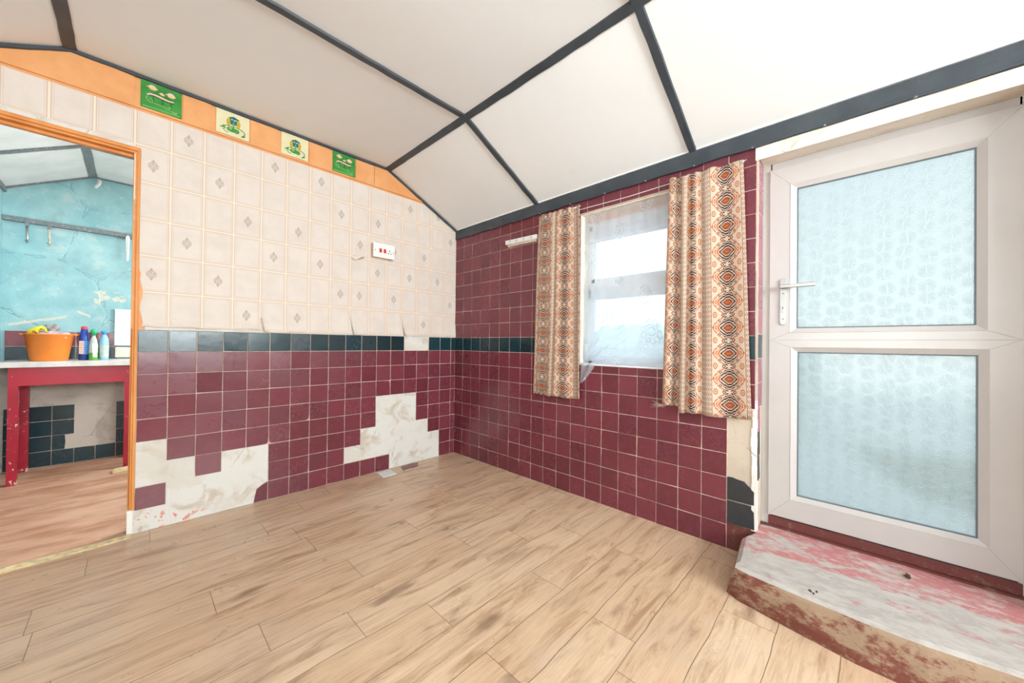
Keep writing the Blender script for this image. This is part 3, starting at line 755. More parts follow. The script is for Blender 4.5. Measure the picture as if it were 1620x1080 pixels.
# ------------------------------------------------------------------ door_1
d1 = struct(empty('door_1', (.16, DY0, .17)))
XS = .15
SY0, SY1, SZ0, SZ1 = -3.086, -4.05, .236, 2.432
b = MB()
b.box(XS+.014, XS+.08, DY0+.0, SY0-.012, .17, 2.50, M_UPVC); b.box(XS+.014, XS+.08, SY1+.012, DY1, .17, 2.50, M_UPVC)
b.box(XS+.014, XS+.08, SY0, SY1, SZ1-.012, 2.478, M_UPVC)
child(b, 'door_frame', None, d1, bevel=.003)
b = MB(); b.box(XS+.008, XS+.07, SY0, SY1, .17, .226, M_REDP); child(b, 'threshold', None, d1, bevel=.004)
def mitred(B, y0, y1, z0, z1, iy0, iy1, iz0, iz1, xo, xi, xb, m):
    """picture-frame of four mitred members: outer rect, inner rect; front plane xo at the outside, xi at the inside, back xb"""
    O = [(y0, z0), (y1, z0), (y1, z1), (y0, z1)]; I = [(iy0, iz0), (iy1, iz0), (iy1, iz1), (iy0, iz1)]
    for i in range(4):
        j = (i+1) % 4; G = .0004
        v = [(xo, *O[i]), (xo, *O[j]), (xi, *I[j]), (xi, *I[i]), (xb, *O[i]), (xb, *O[j]), (xb, *I[j]), (xb, *I[i])]
        B.hexa(v, m)
UP = (-3.226, -3.912, 1.421, 2.284); LO = (-3.232, -3.918, .388, 1.267)
MZ = 1.345
b = MB()
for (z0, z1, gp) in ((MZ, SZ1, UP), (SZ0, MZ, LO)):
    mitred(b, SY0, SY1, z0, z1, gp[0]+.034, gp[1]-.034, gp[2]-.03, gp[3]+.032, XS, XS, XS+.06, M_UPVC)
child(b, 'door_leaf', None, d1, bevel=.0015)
for nm, gp in (('upper_glass', UP), ('lower_glass', LO)):
    b = MB()
    mitred(b, gp[0]+.034, gp[1]-.034, gp[2]-.03, gp[3]+.032, gp[0]+.004, gp[1]-.004, gp[2]-.004, gp[3]+.004, XS-.002, XS+.016, XS+.04, M_UPVC)
    child(b, 'glazing_bead', None, d1)
    b = MB()
    mitred(b, gp[0]+.004, gp[1]-.004, gp[2]-.004, gp[3]+.004, gp[0]-.002, gp[1]+.002, gp[2]+.002, gp[3]-.002, XS+.016, XS+.017, XS+.03, M_GASKET)
    child(b, 'gasket', None, d1)
    b = MB(); b.box(XS+.020, XS+.026, gp[0], gp[1], gp[2], gp[3], M_FROST); child(b, nm, None, d1)
b = MB(); bp = []
zc0, zc1, yc, hw = 1.438, 1.731, -3.158, .0165
for a in range(0, 181, 20): bp.append((XS, yc+hw*math.cos(math.radians(a)), zc1-hw+hw*math.sin(math.radians(a))))
for a in range(180, 361, 20): bp.append((XS, yc+hw*math.cos(math.radians(a)), zc0+hw+hw*math.sin(math.radians(a))))
b.prism(bp, (-.009, 0, 0), M_METAL); pl = child(b, 'handle_plate', None, d1, bevel=.0015)
def sub(mb, name, parent, root, **k):
    for v in mb.bm.verts: v.co -= root.location
    return mb.done(name, None, parent, **k)
b = MB(); b.tube([(XS-.008, yc, 1.676), (XS-.05, yc, 1.676)], .010, 14, M_METAL); b.box(XS-.058, XS-.040, yc+.014, -3.318, 1.663, 1.686, M_METAL)
sub(b, 'lever_handle', pl, d1, bevel=.004)
b = MB(); b.tube([(XS-.008, yc, 1.545), (XS-.016, yc, 1.545)], .0095, 14, M_METAL); b.box(XS-.015, XS-.008, yc-.005, yc+.005, 1.515, 1.545, M_METAL); b.box(XS-.0165, XS-.0155, yc-.0015, yc+.0015, 1.538, 1.552, M_DARK)
sub(b, 'lock_cylinder', pl, d1)
for z in (1.635, 1.475):
    b = MB(); b.tube([(XS-.008, yc, z), (XS-.0105, yc, z)], .004, 10, M_GASKET); sub(b, 'screw', pl, d1)
# ------------------------------------------------------------------ step
b = MB()
top = [(.155, -3.047), (-.004, -3.049), (-.06, -3.025), (-.115, -3.004), (-.135, -3.002), (-.30, -3.02), (-.485, -3.04), (-.505, -3.10), (-.525, -3.30), (-.54, -3.52), (-.535, -3.7), (-.50, -3.93), (-.50, -4.3), (-.50, -4.9), (.155, -4.9), (.155, -4.2)]
bot = [(.155, -3.047), (-.004, -3.049), (-.05, -3.01), (-.115, -2.98), (-.20, -2.975), (-.32, -2.99), (-.475, -3.0), (-.515, -3.06), (-.56, -3.28), (-.60, -3.50), (-.60, -3.7), (-.575, -3.93), (-.565, -4.3), (-.56, -4.9), (.155, -4.9), (.155, -4.2)]
def dens(P, k=4):
    o = []
    for i in range(len(P)):
        a, c_ = P[i], P[(i+1) % len(P)]
        for j in range(k): o.append((a[0]+(c_[0]-a[0])*j/k, a[1]+(c_[1]-a[1])*j/k))
    return o
tp, bt = dens(top), dens(bot); SZ = .158
layers = []
for f_, dz in ((0, 0), (.3, 0), (.62, 0), (.88, 0), (1, 0)):
    lay = []
    for (a, c_) in zip(tp, bt):
        j = rnd(-.004, .004) if 0 < f_ < 1 else 0
        bul = .012*math.sin(f_*math.pi); free = a[0] < -.02 and a[1] > -4.85
        x = c_[0]+(a[0]-c_[0])*f_-(bul+j if free else 0); y = c_[1]+(a[1]-c_[1])*f_
        z = SZ*f_-(.010 if (f_ == 1 and free) else 0)
        lay.append(b.bm.verts.new((x, y, z)))
    layers.append(lay)
n = len(tp)
for k in range(4):
    for i in range(n): b.face([layers[k][i], layers[k][(i+1) % n], layers[k+1][(i+1) % n], layers[k+1][i]], M_STEP if k == 3 and False else M_RISER)
inner = []
cxx, cyy = -.12, -3.9
for (a, v) in zip(tp, layers[-1]):
    free = a[0] < -.02 and a[1] > -4.85
    q = (a[0]+.022 if free else a[0], a[1]-(.018 if a[0] > -.485 and free else 0), SZ)
    inner.append(b.bm.verts.new(q))
for i in range(n): b.face([layers[-1][i], layers[-1][(i+1) % n], inner[(i+1) % n], inner[i]], M_STEP)
f = b.face(inner, M_STEP)
bmesh.ops.triangulate(b.bm, faces=[f])
stp = b.done('trim_step'); struct(stp)
# ------------------------------------------------------------------ curtains
def curtain(name, label, y0, y1, z0, z1, width, seed, lead, ustart, x=-.035, bot=None, ragged=0):
    """cloth of unfolded width hangs between y0 and y1; the folds follow a winding line so the print compresses as cloth does"""
    e = empty(name, (x, (y0+y1)/2, z0)); tag(e, label, 'curtain', 'patterned curtains at the window')
    n = 150; R = random.Random(seed)
    span = y0-y1
    amps = []
    for i in range(n+1):
        u = i/n; amps.append(lead(u))
    # winding line
    def line(k):
        pts = [(0., 0.)]
        for i in range(n):
            u = i/n; th = amps[i]*k*math.sin(2*math.pi*(u*4.6+.18*math.sin(7*u+seed)))
            pts.append((pts[-1][0]+math.cos(th)/n*width, pts[-1][1]+math.sin(th)/n*width))
        return pts
    lo, hi = 0., 3.
    for _ in range(40):
        k = (lo+hi)/2
        if line(k)[-1][0] > span: lo = k
        else: hi = k
    base = line(lo); mean = sum(p[1] for p in base)/len(base)
    slope = base[-1][1]/width
    b = MB(); nv = 40; g = []
    for j in range(nv+1):
        t = j/nv; row = []
        for i in range(n+1):
            s, d = base[i]; u = i/n
            d = d-slope*s
            f = .75+.5*t
            yy = y0-(s+(bot[0]*(1-u)+bot[1]*u)*t)
            xx = x-(d*f)*.55-.010*t*math.sin(9*u+seed)-.006*math.sin(5*t+4*u)
            zt = z1+.006*math.sin(u*40+seed)*(1 if u < .9 else 0)
            zb = z0+(ragged if u < .27 else 0)+.004*math.sin(u*14)
            row.append(b.bm.verts.new((min(xx, -.016), yy, zt+(zb-zt)*t)))
        g.append(row)
    H = z1-z0
    for j in range(nv):
        for i in range(n):
            us = ustart+width*i/n, ustart+width*(i+1)/n; vs = H*(1-j/nv), H*(1-(j+1)/nv)
            b.face([g[j][i], g[j+1][i], g[j+1][i+1], g[j][i+1]], M_CLOTH, uvs=[(us[0], vs[0]), (us[0], vs[1]), (us[1], vs[1]), (us[1], vs[0])], smooth=True)
    o = child(b, 'cloth', None, e, recalc=False)
    sm = o.modifiers.new('thickness', 'SOLIDIFY'); sm.thickness = .0015; sm.offset = 0
    hb = MB()
    for i in range(n):
        a, c_ = base[i], base[i+1]
        pass
    hb.tube([(x+.012, y0, z1-.01), (x+.012, y1, z1-.01)], .004, 8, M_WHITEP); child(hb, 'heading_tape', None, e)
    return e
curtain('curtain', 'narrow brown and orange patterned curtain on the left side of the window', -1.315, -1.762, .832, 2.505, .52, 3,
        lambda u: .22+1.0*math.exp(-((u-.42)/.10)**2)+.6*math.exp(-((u-.93)/.08)**2)+.5*math.exp(-((u-.08)/.06)**2), .025, bot=(-.055, .02), ragged=.0)
curtain('curtain', 'wide brown and orange patterned curtain with frayed hem, right of the window beside the door', -2.52, -2.975, .845, 2.475, .76, 9,
        lambda u: 1.25-.9/(1+math.exp(-(u-.66)*30)), .225, bot=(-.04, .055), ragged=.035)
# frayed corner of the right curtain
b = MB()
for i in range(14):
    y = -2.50+i*.004; z = .862+rnd(-.006, .006)
    b.tube([(-.02, y-.01, z+.01), (-.024, y+rnd(.0, .03), z+rnd(-.006, .01)), (-.022, y+rnd(.03, .075), z+rnd(-.01, .03))], .0012, 5, M_TAN)
fz = b.done('loose_threads'); tag(fz, 'tuft of frayed threads at the bottom left corner of the right curtain', 'threads')
fz.parent = None
# curtain wire
b = MB(); b.tube([(-.009, -1.30, 2.492), (-.009, -1.76, 2.470), (-.009, -2.2, 2.462), (-.009, -2.56, 2.470), (-.009, -2.985, 2.478)], .003, 8, M_WHITEP)
b.tube([(-.0, -1.30, 2.492), (-.014, -1.30, 2.492)], .004, 8, M_METAL); b.tube([(0, -2.985, 2.478), (-.014, -2.985, 2.478)], .004, 8, M_METAL)
tag(b.done('curtain_wire'), 'thin cream curtain wire stretched above the window between the two curtains', 'curtain wire')
# net curtain
b = MB(); nu, nv = 90, 70; g = []
for j in range(nv+1):
    t = j/nv; row = []
    for i in range(nu+1):
        u = i/nu
        y = -1.775-(.762)*u; z = 2.412-1.262*t
        # folds sweep down towards the lower left corner
        a = math.atan2(z-1.10, (-1.80-y)+.02); rr = math.hypot(z-1.10, -1.80-y)
        fold = .012*math.sin(a*17)*min(1, .25+t)*math.exp(-((a-.8)/.75)**2)
        fold += .003*math.sin(u*46+2)*(1-t)
        x = .035+fold*1.3-.018*t*t*math.sin(u*3)
        if u < .06: x -= .0
        zz2 = z+(.012*math.sin(u*9)*t if t > .9 else 0)
        row.append(b.bm.verts.new((x, y, max(zz2, WZ0+.016))))
    g.append(row)
for j in range(nv):
    for i in range(nu):
        u0, u1, v0, v1 = i/nu*.95, (i+1)/nu*.95, 1.262*(1-j/nv), 1.262*(1-(j+1)/nv)
        b.face([g[j][i], g[j+1][i], g[j+1][i+1], g[j][i+1]], M_NET, uvs=[(u0, v0), (u0, v1), (u1, v1), (u1, v0)], smooth=True)
ne = empty('net_curtain', (.03, -2.15, 1.14)); tag(ne, 'sheer white net curtain with lace rosettes covering the window pane', 'net curtain')
child(b, 'net', None, ne, recalc=False)
b = MB(); g = []     # second swept layer gathered to the left corner
for j in range(31):
    t = j/30; row = []
    for i in range(31):
        u = i/30
        # fan from the corner point
        a = math.radians(4+88*u); R0 = .70 if u < .5 else .70
        y = -1.80-math.cos(a)*t*.70; z = 1.165+math.sin(a)*t*.66
        y = max(y, -2.53)
        x = .018+.006*math.sin(u*26)*t
        row.append(b.bm.verts.new((x, y, z)))
    g.append(row)
for j in range(30):
    for i in range(30):
        b.face([g[j][i], g[j+1][i], g[j+1][i+1], g[j][i+1]], M_NET, uvs=[(i*.02, j*.02), (i*.02, j*.02+.02), (i*.02+.02, j*.02+.02), (i*.02+.02, j*.02)], smooth=True)
child(b, 'swept_layer', None, ne, recalc=False)
b = MB(); g = []     # tail that spills over the sill by the left curtain
for j in range(15):
    t = j/14; row = []
    for i in range(17):
        u = i/16; ww = .135*(1-t)**.8+.012
        row.append(b.bm.verts.new((-.016-.012*math.sin(u*11)*(1-t*.3)-.01*t, -1.78-u*ww, 1.145-.17*t+.02*u*(t)*(1-t))))
    g.append(row)
for j in range(14):
    for i in range(16): b.face([g[j][i], g[j+1][i], g[j+1][i+1], g[j][i+1]], M_NET, uvs=[(i*.01, j*.01), (i*.01, j*.01+.01), (i*.01+.01, j*.01+.01), (i*.01+.01, j*.01)], smooth=True)
for i in range(16):
    a, c_ = g[0][i].co.copy(), g[0][i+1].co.copy()
    b.face([a, c_, (.02, c_.y, 1.15), (.02, a.y, 1.15)], M_NET, uvs=[(0, 0), (0, .1), (.1, .1), (.1, 0)])
child(b, 'tail', None, ne, recalc=False)
# ------------------------------------------------------------------ hook rail
e = empty('hook_rail', (0, -1.07, 2.33)); tag(e, 'cream wall rail with small key hooks left of the curtains', 'hook rail')
b = MB(); b.hexa([(-.010, -.865, 2.318), (-.036, -.865, 2.318), (-.036, -1.285, 2.306), (-.010, -1.285, 2.306), (-.010, -.865, 2.36), (-.036, -.865, 2.36), (-.036, -1.285, 2.348), (-.010, -1.285, 2.348)], M_WHITEP)
child(b, 'rail', None, e, bevel=.003)
b = MB(); b.hexa([(-.008, -.89, 2.297), (-.026, -.89, 2.297), (-.026, -1.275, 2.284), (-.008, -1.275, 2.284), (-.008, -.89, 2.318), (-.026, -.89, 2.318), (-.026, -1.275, 2.306), (-.008, -1.275, 2.306)], M_PATT)
child(b, 'lower_ledge', None, e)
for i in range(4):
    y = -.94-i*.095; z = 2.337-i*.003
    b = MB(); b.tube([(-.036, y, z+.008), (-.046, y, z+.004), (-.052, y, z-.006), (-.048, y-.004, z-.014), (-.042, y-.006, z-.010)], .003, 7, M_METAL); child(b, 'hook', None, e)
b = MB(); b.box(-.008, 0, -.88, -1.28, 2.29, 2.352, M_PATT); child(b, 'back_plate', None, e)
# ------------------------------------------------------------------ switched socket
e = empty('cooker_socket', (-.94, 0, 2.14)); tag(e, 'white surface socket with two red rocker switches on the wallpaper', 'socket')
SX0, SX1, SZa, SZb = -1.055, -.835, 2.148, 2.285
b = MB(); b.box(SX0, SX1, -.052, -.003, SZa, SZb, M_PATT); child(b, 'pattress_box', None, e, bevel=.003)
b = MB(); b.box(SX0-.003, SX1+.003, -.062, -.052, SZa-.003, SZb+.003, M_WHITEP); fp = child(b, 'face_plate', None, e, bevel=.003)
for xr in (-.985, -.940):
    b = MB(); b.hexa([(xr-.012, -.062, 2.195), (xr+.012, -.062, 2.195), (xr+.012, -.062, 2.235), (xr-.012, -.062, 2.235), (xr-.012, -.070, 2.195), (xr+.012, -.070, 2.195), (xr+.012, -.064, 2.235), (xr-.012, -.064, 2.235)], M_RED)
    sub(b, 'rocker_switch', fp, e)
b = MB()
for (x, z, sx, sz) in ((-.890, 2.222, .004, .008), (-.904, 2.198, .006, .004), (-.876, 2.198, .006, .004)): b.box(x-sx, x+sx, -.0625, -.0615, z-sz, z+sz, M_DARK)
sub(b, 'pin_holes', fp, e)
for x in (-1.040, -.848):
    b = MB(); b.tube([(x, -.0615, 2.213), (x, -.064, 2.213)], .005, 10, M_GASKET); sub(b, 'screw', fp, e)
for x in (-.998, -.950):
    b = MB(); b.tube([(x, -.0, 2.300), (x, -.006, 2.300)], .006, 8, M_DARK); child(b, 'wall_plug', None, e)
# ------------------------------------------------------------------ small things on floor and step
b = MB()
P = [(-1.06, -.035), (-.99, -.10), (-.955, -.13), (-.87, -.055), (-.93, -.012)]
P = [(-.985, -.042), (-.998, -.205), (-.856, -.205), (-.845, -.05)]
b.prism([(x, y, .001) for x, y in P], (0, 0, .007), M_LABEL)
tag(b.done('tile_offcut', bevel=.001), 'white tile offcut lying face down on the floor by the tiled wall', 'tile')
b = MB()
fp_ = [(-.735, -.075), (-.755, -.178), (-.60, -.185), (-.535, -.075), (-.60, -.055), (-.64, -.062)]
b.prism([(x, y, .001) for x, y in fp_], (0, 0, .009), M_GROUT)
b.prism([(x+(.003 if x < -.65 else -.003), y+(.003 if y < -.1 else -.003), .010) for x, y in fp_], (0, 0, .007), M_BURG)
tag(b.done('tile_fragment', bevel=.001), 'broken burgundy tile piece lying on the floor near the room corner', 'tile')
e = b = MB()
b.face([(0, 0, 0), (.02, .006, .012), (.03, .0, .004), (.012, -.01, .002)], M_LEAF); b.face([(0, 0, 0), (-.02, .008, .013), (-.028, -.004, .005), (-.010, -.010, .002)], M_LEAF)
b.face([(-.006, -.008, .001), (.006, -.010, .012), (.008, .006, .016), (-.004, .008, .010)], M_LEAF); b.tube([(0, -.012, .003), (0, .014, .004)], .003, 6, M_LEAF)
o = b.done('dead_leaf', recalc=False, loc=(.018, -3.683, SZ+.001)); sm = o.modifiers.new('t', 'SOLIDIFY'); sm.thickness = .001
tag(o, 'curled dark dead leaf lying on the red and white step', 'leaf')
b = MB()
for (x, y) in ((-.47, -3.35), (-.455, -3.37), (-.48, -3.36), (-.465, -3.345)):
    b.hexa([(x, y, SZ), (x+.012, y+.002, SZ), (x+.010, y+.008, SZ), (x, y+.006, SZ), (x+.001, y, SZ+.004), (x+.010, y+.002, SZ+.005), (x+.009, y+.007, SZ+.004), (x, y+.006, SZ+.003)], M_LEAF)
o = b.done('crumbs_of_debris'); o['kind'] = 'stuff'; tag(o, 'little heap of dark crumbs at the front edge of the step', 'debris')

# ------------------------------------------------------------------ scullery beyond the doorway
BY, BXL, BXR, BK, BZ, BE = 2.46, -3.565, -1.0, -3.0, 3.05, 2.755
b = MB(); b.prism([(BXL-.1, BY, 0), (BXR, BY, 0), (BXR, BY, BZ+.05), (BK, BY, BZ+.05), (BXL-.1, BY, BE)], (0, .12, 0), M_BLUE)
wb_ = struct(b.done('wall_scullery_back'))
b = MB(); b.box(BXL, BXR, BY-.004, BY, 0, 1.06, M_PLAST3); b.done('bare_plaster', parent=wb_)
b = MB(); miss = set()
gx0 = -3.39-.0
have = {}
for c in range(-2, 8):
    for r in range(0, 10):
        x = gx0+c*.148
        if x < BXL or x > -1.2: 
            if c == -2: continue
        z = r*T+.005
        mat = M_TEAL
        if r in (8,): mat = M_BURG
        if r == 7: mat = M_TEAL
        if r in (4, 5, 6): continue
        if r in (1, 2, 3) and c >= 2 and c < 4: continue
        if r == 1 and c == 1:
            cell(b, (x, BY-.004, z), (1, 0, 0), (0, 0, 1), (0, -1, 0), .148, T, M_TEAL, frag=[(.003, .003), (.085, .003), (.09, .08), (.085, .149), (.003, .149)]); continue
        if r in (8,) and x+.148 > -2.79: continue
        if r in (7,) and x+.148 > -2.79: continue
        if r == 9: continue
        if x+.148 < BXL+.02: continue
        cell(b, (max(x, BXL), BY-.004, z), (1, 0, 0), (0, 0, 1), (0, -1, 0), x+.148-max(x, BXL), T, mat)
b.done('tile_cladding', parent=wb_)
b = MB(); b.box(BXL-.12, BXL, WT, BY+.12, 0, BE+.02, M_BLUE); wl_ = struct(b.done('wall_scullery_left'))
b = MB()
for c in range(15):
    for r in range(0, 9):
        cell(b, (BXL, WT+.03+c*T, r*T+.005), (0, 1, 0), (0, 0, 1), (1, 0, 0), T, T, M_BURG if r == 8 else (M_TEAL if r == 7 else M_BLACKT))
b.done('tile_cladding', parent=wl_)
b = MB(); b.box(BXR, BXR+.12, WT, BY+.12, 0, .7, M_BLUE); b.box(BXR, BXR+.12, WT, BY+.12, 2.6, BZ+.05, M_BLUE); b.box(BXR, BXR+.12, 1.9, BY+.12, .7, 2.6, M_BLUE); b.box(BXR, BXR+.12, WT, .4, .7, 2.6, M_BLUE)
struct(b.done('wall_scullery_right'))
b = MB(); b.prism([(BXL-.12, WT, BE-.06), (BK, WT, BZ), (BXR+.12, WT, BZ), (BXR+.12, WT, BZ+.06), (BK, WT, BZ+.06), (BXL-.12, WT, BE)], (0, BY+.12-WT, 0), M_WHITEC)
struct(b.done('ceiling_scullery'))
batten('trim_20', (BK, WT, BZ), (BK, BY, BZ), .065, (.3, 0, -1), .016, M_GBATTEN)
slb = (BZ-BE)/(BK-BXL)
batten('trim_21', (BK, 1.55, BZ), (BXL, 1.55, BE), .05, (slb, 0, -1), .014, M_GBATTEN)
batten('trim_22', (BK, 1.55, BZ), (BXR, 1.55, BZ), .05, (0, 0, -1), .014, M_GBATTEN)
batten('trim_23', (BXL, BY-.006, BE-.005), (BK, BY-.006, BZ-.005), .022, (0, -1, 0), .010, M_GBATTEN)
batten('trim_24', (BK, BY-.006, BZ-.005), (BXR, BY-.006, BZ-.005), .022, (0, -1, 0), .010, M_GBATTEN)
batten('trim_25', (BXL+.006, WT, BE-.02), (BXL+.006, BY, BE-.02), .05, (1, 0, 0), .014, M_GBATTEN)
# wall ledge, bracket, hooks
b = MB(); v = b.box(BXL, -2.2, BY-.055, BY, 2.437, 2.482, M_GBATTEN); tag(b.done('wall_ledge', bevel=.004), 'grey timber ledge running across the turquoise scullery wall', 'ledge')
b = MB(); b.prism([(-2.752, BY-.056, 2.44), (-2.735, BY-.056, 2.465), (-2.718, BY-.056, 2.44), (-2.724, BY-.056, 2.19), (-2.735, BY-.056, 2.17), (-2.744, BY-.056, 2.19)], (0, -.010, 0), M_WHITEP)
b.box(-2.738, -2.732, BY-.072, BY-.066, 2.19, 2.45, M_WHITEP); b.box(-2.744, -2.726, BY-.046, BY, 2.405, 2.433, M_WHITEP)
tag(b.done('shelf_bracket', bevel=.002), 'white metal shelf bracket hanging at the right end of the grey ledge', 'bracket')
for (x, lab) in ((-3.415, 'rusty metal hook under the grey ledge, nearer the left corner'), (-3.28, 'whitish metal hook under the grey ledge, second from the left corner')):
    b = MB(); b.box(x-.012, x+.012, BY-.062, BY-.056, 2.40, 2.47, M_GBATTEN)
    b.tube([(x, BY-.062, 2.40), (x+.004, BY-.08, 2.33), (x+.008, BY-.09, 2.27), (x+.004, BY-.075, 2.245), (x-.004, BY-.06, 2.26)], .008, 8, M_METAL if x < -3.4 else M_TAN)
    tag(b.done('wall_hook'), lab, 'hook')
b = MB(); g_ = []
for j in range(9):
    t = j/8; z = BZ-.02-.11*t; x = -2.975-.03*t*t+.012*math.sin(t*3)
    g_.append((b.bm.verts.new((x, BY-.03-.03*math.sin(t*2.6), z)), b.bm.verts.new((x+.032, BY-.035-.03*math.sin(t*2.6), z-.004))))
for j in range(8): b.face([g_[j][0], g_[j+1][0], g_[j+1][1], g_[j][1]], M_WHITEP, smooth=True)
o = b.done('peeling_strip', recalc=False); sm = o.modifiers.new('t', 'SOLIDIFY'); sm.thickness = .002
tag(o, 'white strip of peeling paper curling down from the scullery ceiling edge', 'paper strip')
# white board on the wall
b = MB(); b.box(-2.822, -2.60, BY-.03, BY-.0125, 1.232, 1.635, M_UPVC_W)
for i in range(6): b.box(-2.820, -2.60, BY-.0315, BY-.03, 1.245+i*.065, 1.245+i*.065+.058, M_UPVC_W)
tag(b.done('white_board', bevel=.001), 'white slatted board on the scullery wall behind the right end of the table', 'board')
b = MB(); b.box(-2.815, -2.60, BY-.035, BY-.012, 1.10, 1.215, M_CREAMW); tag(b.done('splashback_block', bevel=.003), 'pale block standing on the table under the white slatted board', 'block')
# table
TY0, TY1, TXa, TXb, TZ = 1.84, 2.445, -3.52, -2.60, 1.087
e = empty('kitchen_table', (-3.05, 2.14, 0)); tag(e, 'red painted wooden table with a white top, chipped along its legs', 'table')
b = MB(); b.box(TXa, TXb, TY0, TY1, TZ-.048, TZ, M_TABTOP); child(b, 'tabletop', None, e, bevel=.004)
b = MB(); b.box(-3.43, -2.69, TY0+.035, TY0+.055, .875, TZ-.048, M_REDT, edge=-.3); child(b, 'apron', None, e)
b = MB(); b.box(-3.43, -2.69, TY1-.06, TY1-.04, .875, TZ-.048, M_REDT, edge=0.); child(b, 'apron', None, e)
for x in (-3.435, -2.745):
    b = MB(); b.box(x+.01, x+.03, TY0+.08, TY1-.07, .875, TZ-.048, M_REDT, edge=0.); child(b, 'apron', None, e)
def leg(xc, yc):
    b = MB(); h = .028
    for (z0, z1, ed) in ((0, .05, .8), (.05, .42, .2), (.42, .60, .45), (.60, TZ-.048, .1)):
        b.box(xc-h, xc+h-.012, yc-h, yc+h, z0, z1, M_REDT, edge=ed*.35)
        b.box(xc+h-.012, xc+h, yc-h, yc+h, z0, z1, M_REDT, edge=ed)
    child(b, 'leg', None, e)
for xc in (-3.405, -2.705):
    for yc in (TY0+.06, TY1-.06): leg(xc, yc)
b = MB(); b.prism([(-2.80, 1.70, 0), (-2.60, 1.73, 0), (-2.60, 1.83, 0), (-2.79, 1.80, 0)], (0, 0, .028), M_STRIP)
tag(b.done('wood_block', bevel=.003), 'flat wooden offcut on the scullery floor by the right table leg', 'wood')
# tub
tx, ty = -3.235, 2.12
e = empty('plastic_tub', (tx, ty, TZ)); tag(e, 'orange plastic tub holding cloths on the white table top', 'tub')
b = MB(); b.lathe([(.02, .0), (.112, 0), (.118, .008), (.150, .245), (.158, .248), (.158, .258), (.146, .258), (.143, .24), (.112, .02), (.02, .012)], (tx, ty, TZ), 48, M_TUB); child(b, 'tub_body', None, e)
for s_ in (-1, 1):
    b = MB(); b.tube([(tx+s_*.15, ty-.04, TZ+.25), (tx+s_*.166, ty-.035, TZ+.252), (tx+s_*.172, ty, TZ+.253), (tx+s_*.166, ty+.035, TZ+.252), (tx+s_*.15, ty+.04, TZ+.25)], .008, 8, M_TUB); child(b, 'handle', None, e)
def lump(name, lab, c, r, m, seed, cat):
    R = random.Random(seed); b = MB(); nu, nv = 28, 16; ph = [R.uniform(0, 6) for _ in range(6)]; g = []
    for j in range(nv+1):
        th = math.pi*j/nv; row = []
        for i in range(nu):
            a = 2*math.pi*i/nu; k = 1+.14*math.sin(3*a+ph[0]+2*th)+.10*math.sin(5*a+ph[1]-4*th)+.08*math.sin(7*th+ph[2]+2*a)
            row.append(b.bm.verts.new((c[0]+r[0]*k*math.sin(th)*math.cos(a), c[1]+r[1]*k*math.sin(th)*math.sin(a), c[2]+r[2]*k*math.cos(th))))
        g.append(row)
    for j in range(nv):
        for i in range(nu): b.face([g[j][i], g[j+1][i], g[j+1][(i+1) % nu], g[j][(i+1) % nu]], m, smooth=True)
    bmesh.ops.remove_doubles(b.bm, verts=b.bm.verts, dist=1e-5)
    return tag(b.done(name), lab, cat)
lump('folded_cloth', 'pale pink cloth heaped in the orange tub', (tx+.03, ty-.01, TZ+.235), (.105, .10, .045), M_PINK, 4, 'cloth')
lump('crumpled_rag', 'grey rag sticking out of the orange tub behind the pink cloth', (tx+.01, ty+.05, TZ+.315), (.05, .03, .035), M_GREYC, 8, 'cloth')
# rubber glove: palm with fingers draped over the rim
e = empty('rubber_glove', (tx-.08, ty-.03, TZ+.26)); tag(e, 'yellow rubber glove lying over the left of the orange tub', 'glove')
b = MB(); b.tube([(tx-.12, ty-.02, TZ+.25), (tx-.10, ty-.03, TZ+.285), (tx-.06, ty-.04, TZ+.305), (tx-.035, ty-.05, TZ+.32)], .02, 12, M_YEL, [.018, .026, .026, .016])
for i in range(4): b.tube([(tx-.05, ty-.035-.008*i, TZ+.305), (tx-.03+.003*i, ty-.045-.010*i, TZ+.325-.008*i), (tx-.02+.004*i, ty-.055-.010*i, TZ+.31-.012*i)], .007, 8, M_YEL)
b.tube([(tx-.09, ty-.05, TZ+.28), (tx-.075, ty-.075, TZ+.285), (tx-.06, ty-.085, TZ+.27)], .008, 8, M_YEL)
child(b, 'glove_body', None, e)
# bottles
def bottle(name, lab, x, y, parts):
    e = empty(name, (x, y, TZ)); tag(e, lab, 'bottle', 'cleaning bottles on the scullery table')
    for pn, f in parts:
        b = MB(); f(b, x, y, TZ); child(b, pn, None, e)
bottle('cleaner_bottle', 'dark blue bottle with a red cap and peach label, nearest the orange tub', -3.020, 2.14, [
    ('bottle_body', lambda b, x, y, z: b.lathe([(.012, 0), (.034, 0), (.037, .006), (.037, .20), (.034, .215), (.024, .30), (.022, .312)], (x, y, z), 32, None, mats=[M_NAVY]*2+[M_NAVY]+[M_BLUEP]*3)),
    ('front_label', lambda b, x, y, z: (b.lathe([(.0375, .06), (.0375, .195)], (x, y, z), 32, M_MIDBLUE, cap=False), [b.box(x-.030+i*.0, x-.030+.03, y-.0385+.0, y-.036+.012, z+.065+i*.022, z+.065+i*.022+.018, M_PEACH) for i in range(6)])),
    ('screw_cap', lambda b, x, y, z: b.lathe([(.010, .312), (.024, .312), (.024, .318), (.021, .338), (.010, .342)], (x, y, z), 32, M_REDCAP))])
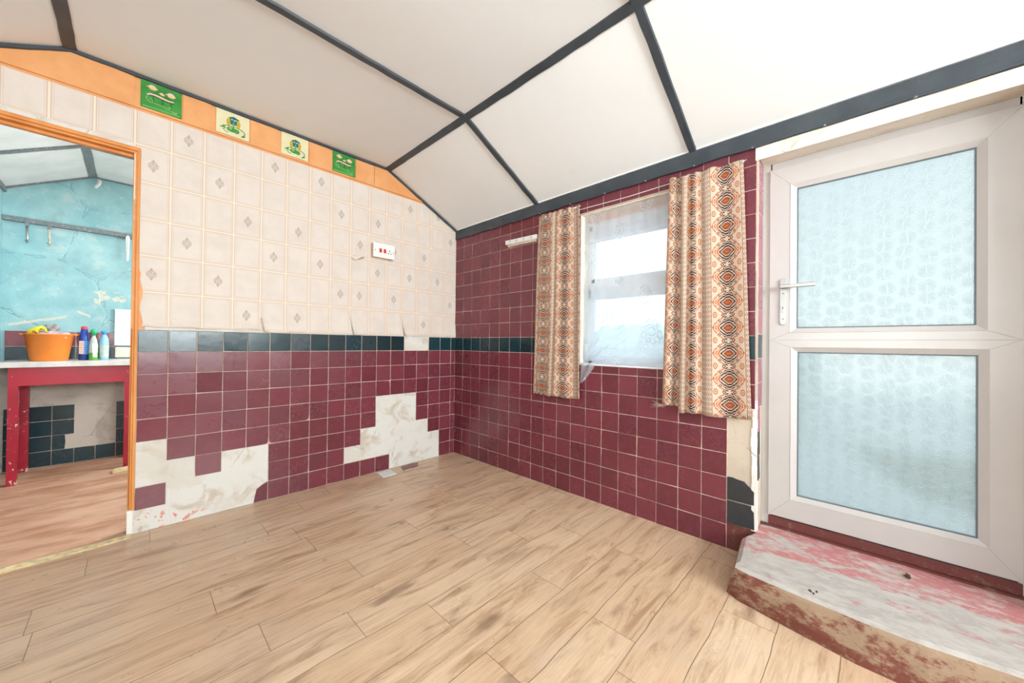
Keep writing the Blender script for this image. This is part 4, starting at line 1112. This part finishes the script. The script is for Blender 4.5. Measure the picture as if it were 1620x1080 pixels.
bottle('spray_bottle', 'green capped clear bottle with green liquid between the two blue bottles', -2.955, 2.10, [
    ('bottle_body', lambda b, x, y, z: b.lathe([(.012, 0), (.028, 0), (.031, .006), (.031, .075), (.030, .15), (.022, .21), (.013, .235), (.013, .255)], (x, y, z), 28, None, sy=.8, mats=[M_GREENL]*3+[M_CLEARP]*4)),
    ('front_label', lambda b, x, y, z: b.hexa([(x-.002, y-.029, z+.03), (x+.026, y-.022, z+.03), (x+.026, y-.018, z+.03), (x-.002, y-.024, z+.03), (x-.010, y-.029, z+.17), (x+.020, y-.024, z+.17), (x+.020, y-.018, z+.17), (x-.010, y-.024, z+.17)], M_LABEL)),
    ('screw_cap', lambda b, x, y, z: b.lathe([(.008, .25), (.016, .25), (.016, .272), (.024, .275), (.024, .295), (.014, .312), (.006, .316)], (x, y, z), 28, M_GREENCAP))])
bottle('shampoo_bottle', 'pale blue rounded bottle with a flared blue cap, nearest the white slatted board', -2.885, 2.13, [
    ('bottle_body', lambda b, x, y, z: b.lathe([(.012, 0), (.029, 0), (.032, .008), (.033, .10), (.034, .17), (.031, .215), (.020, .245), (.014, .262)], (x, y, z), 32, M_LBLUE)),
    ('front_label', lambda b, x, y, z: b.lathe([(.0335, .03), (.0345, .10), (.0350, .15)], (x, y, z), 32, M_CLEARP, cap=False)),
    ('flared_cap', lambda b, x, y, z: b.lathe([(.008, .262), (.015, .262), (.017, .275), (.026, .288), (.026, .297), (.012, .301)], (x, y, z), 32, M_SKYCAP))])

# ------------------------------------------------------------------ outdoors, seen through net and frosted glass
b = MB(); b.box(.26, 14, -12, 8, -.25, -.12, M_PATH); struct(b.done('ground_yard'))
b = MB()
for i in range(16):
    x = 5.6+rnd(-.3, .3); y = -2.4+i*.45; r = rnd(.45, .7)
    b.lathe([(r*.3, -.12), (r, .3), (r*1.1, .9), (r*.8, 1.4+rnd(0, .3)), (r*.2, 1.8)], (x, y, 0), 9, M_HEDGE)
tag(b.done('garden_hedge'), 'pale green hedge outside, blurred behind the net curtain', 'hedge')
b = MB(); b.box(2.1, 2.35, -1.8, 4, -.12, .95, M_YWALL); tag(b.done('garden_wall', bevel=.01), 'low pale wall outside the window, behind the net curtain', 'wall')
b = MB(); b.prism([(2.1, -5.2, -.119), (2.5, -3.9, -.119), (4.4, -3.4, -.119), (4.9, -5.2, -.119), (4.4, -7.5, -.119), (2.4, -6.4, -.119)], (0, 0, .03), M_GRASS)
o = b.done('rough_grass'); o['kind'] = 'stuff'; tag(o, 'patch of rough grass outside, blurred through the lower door glass', 'grass')
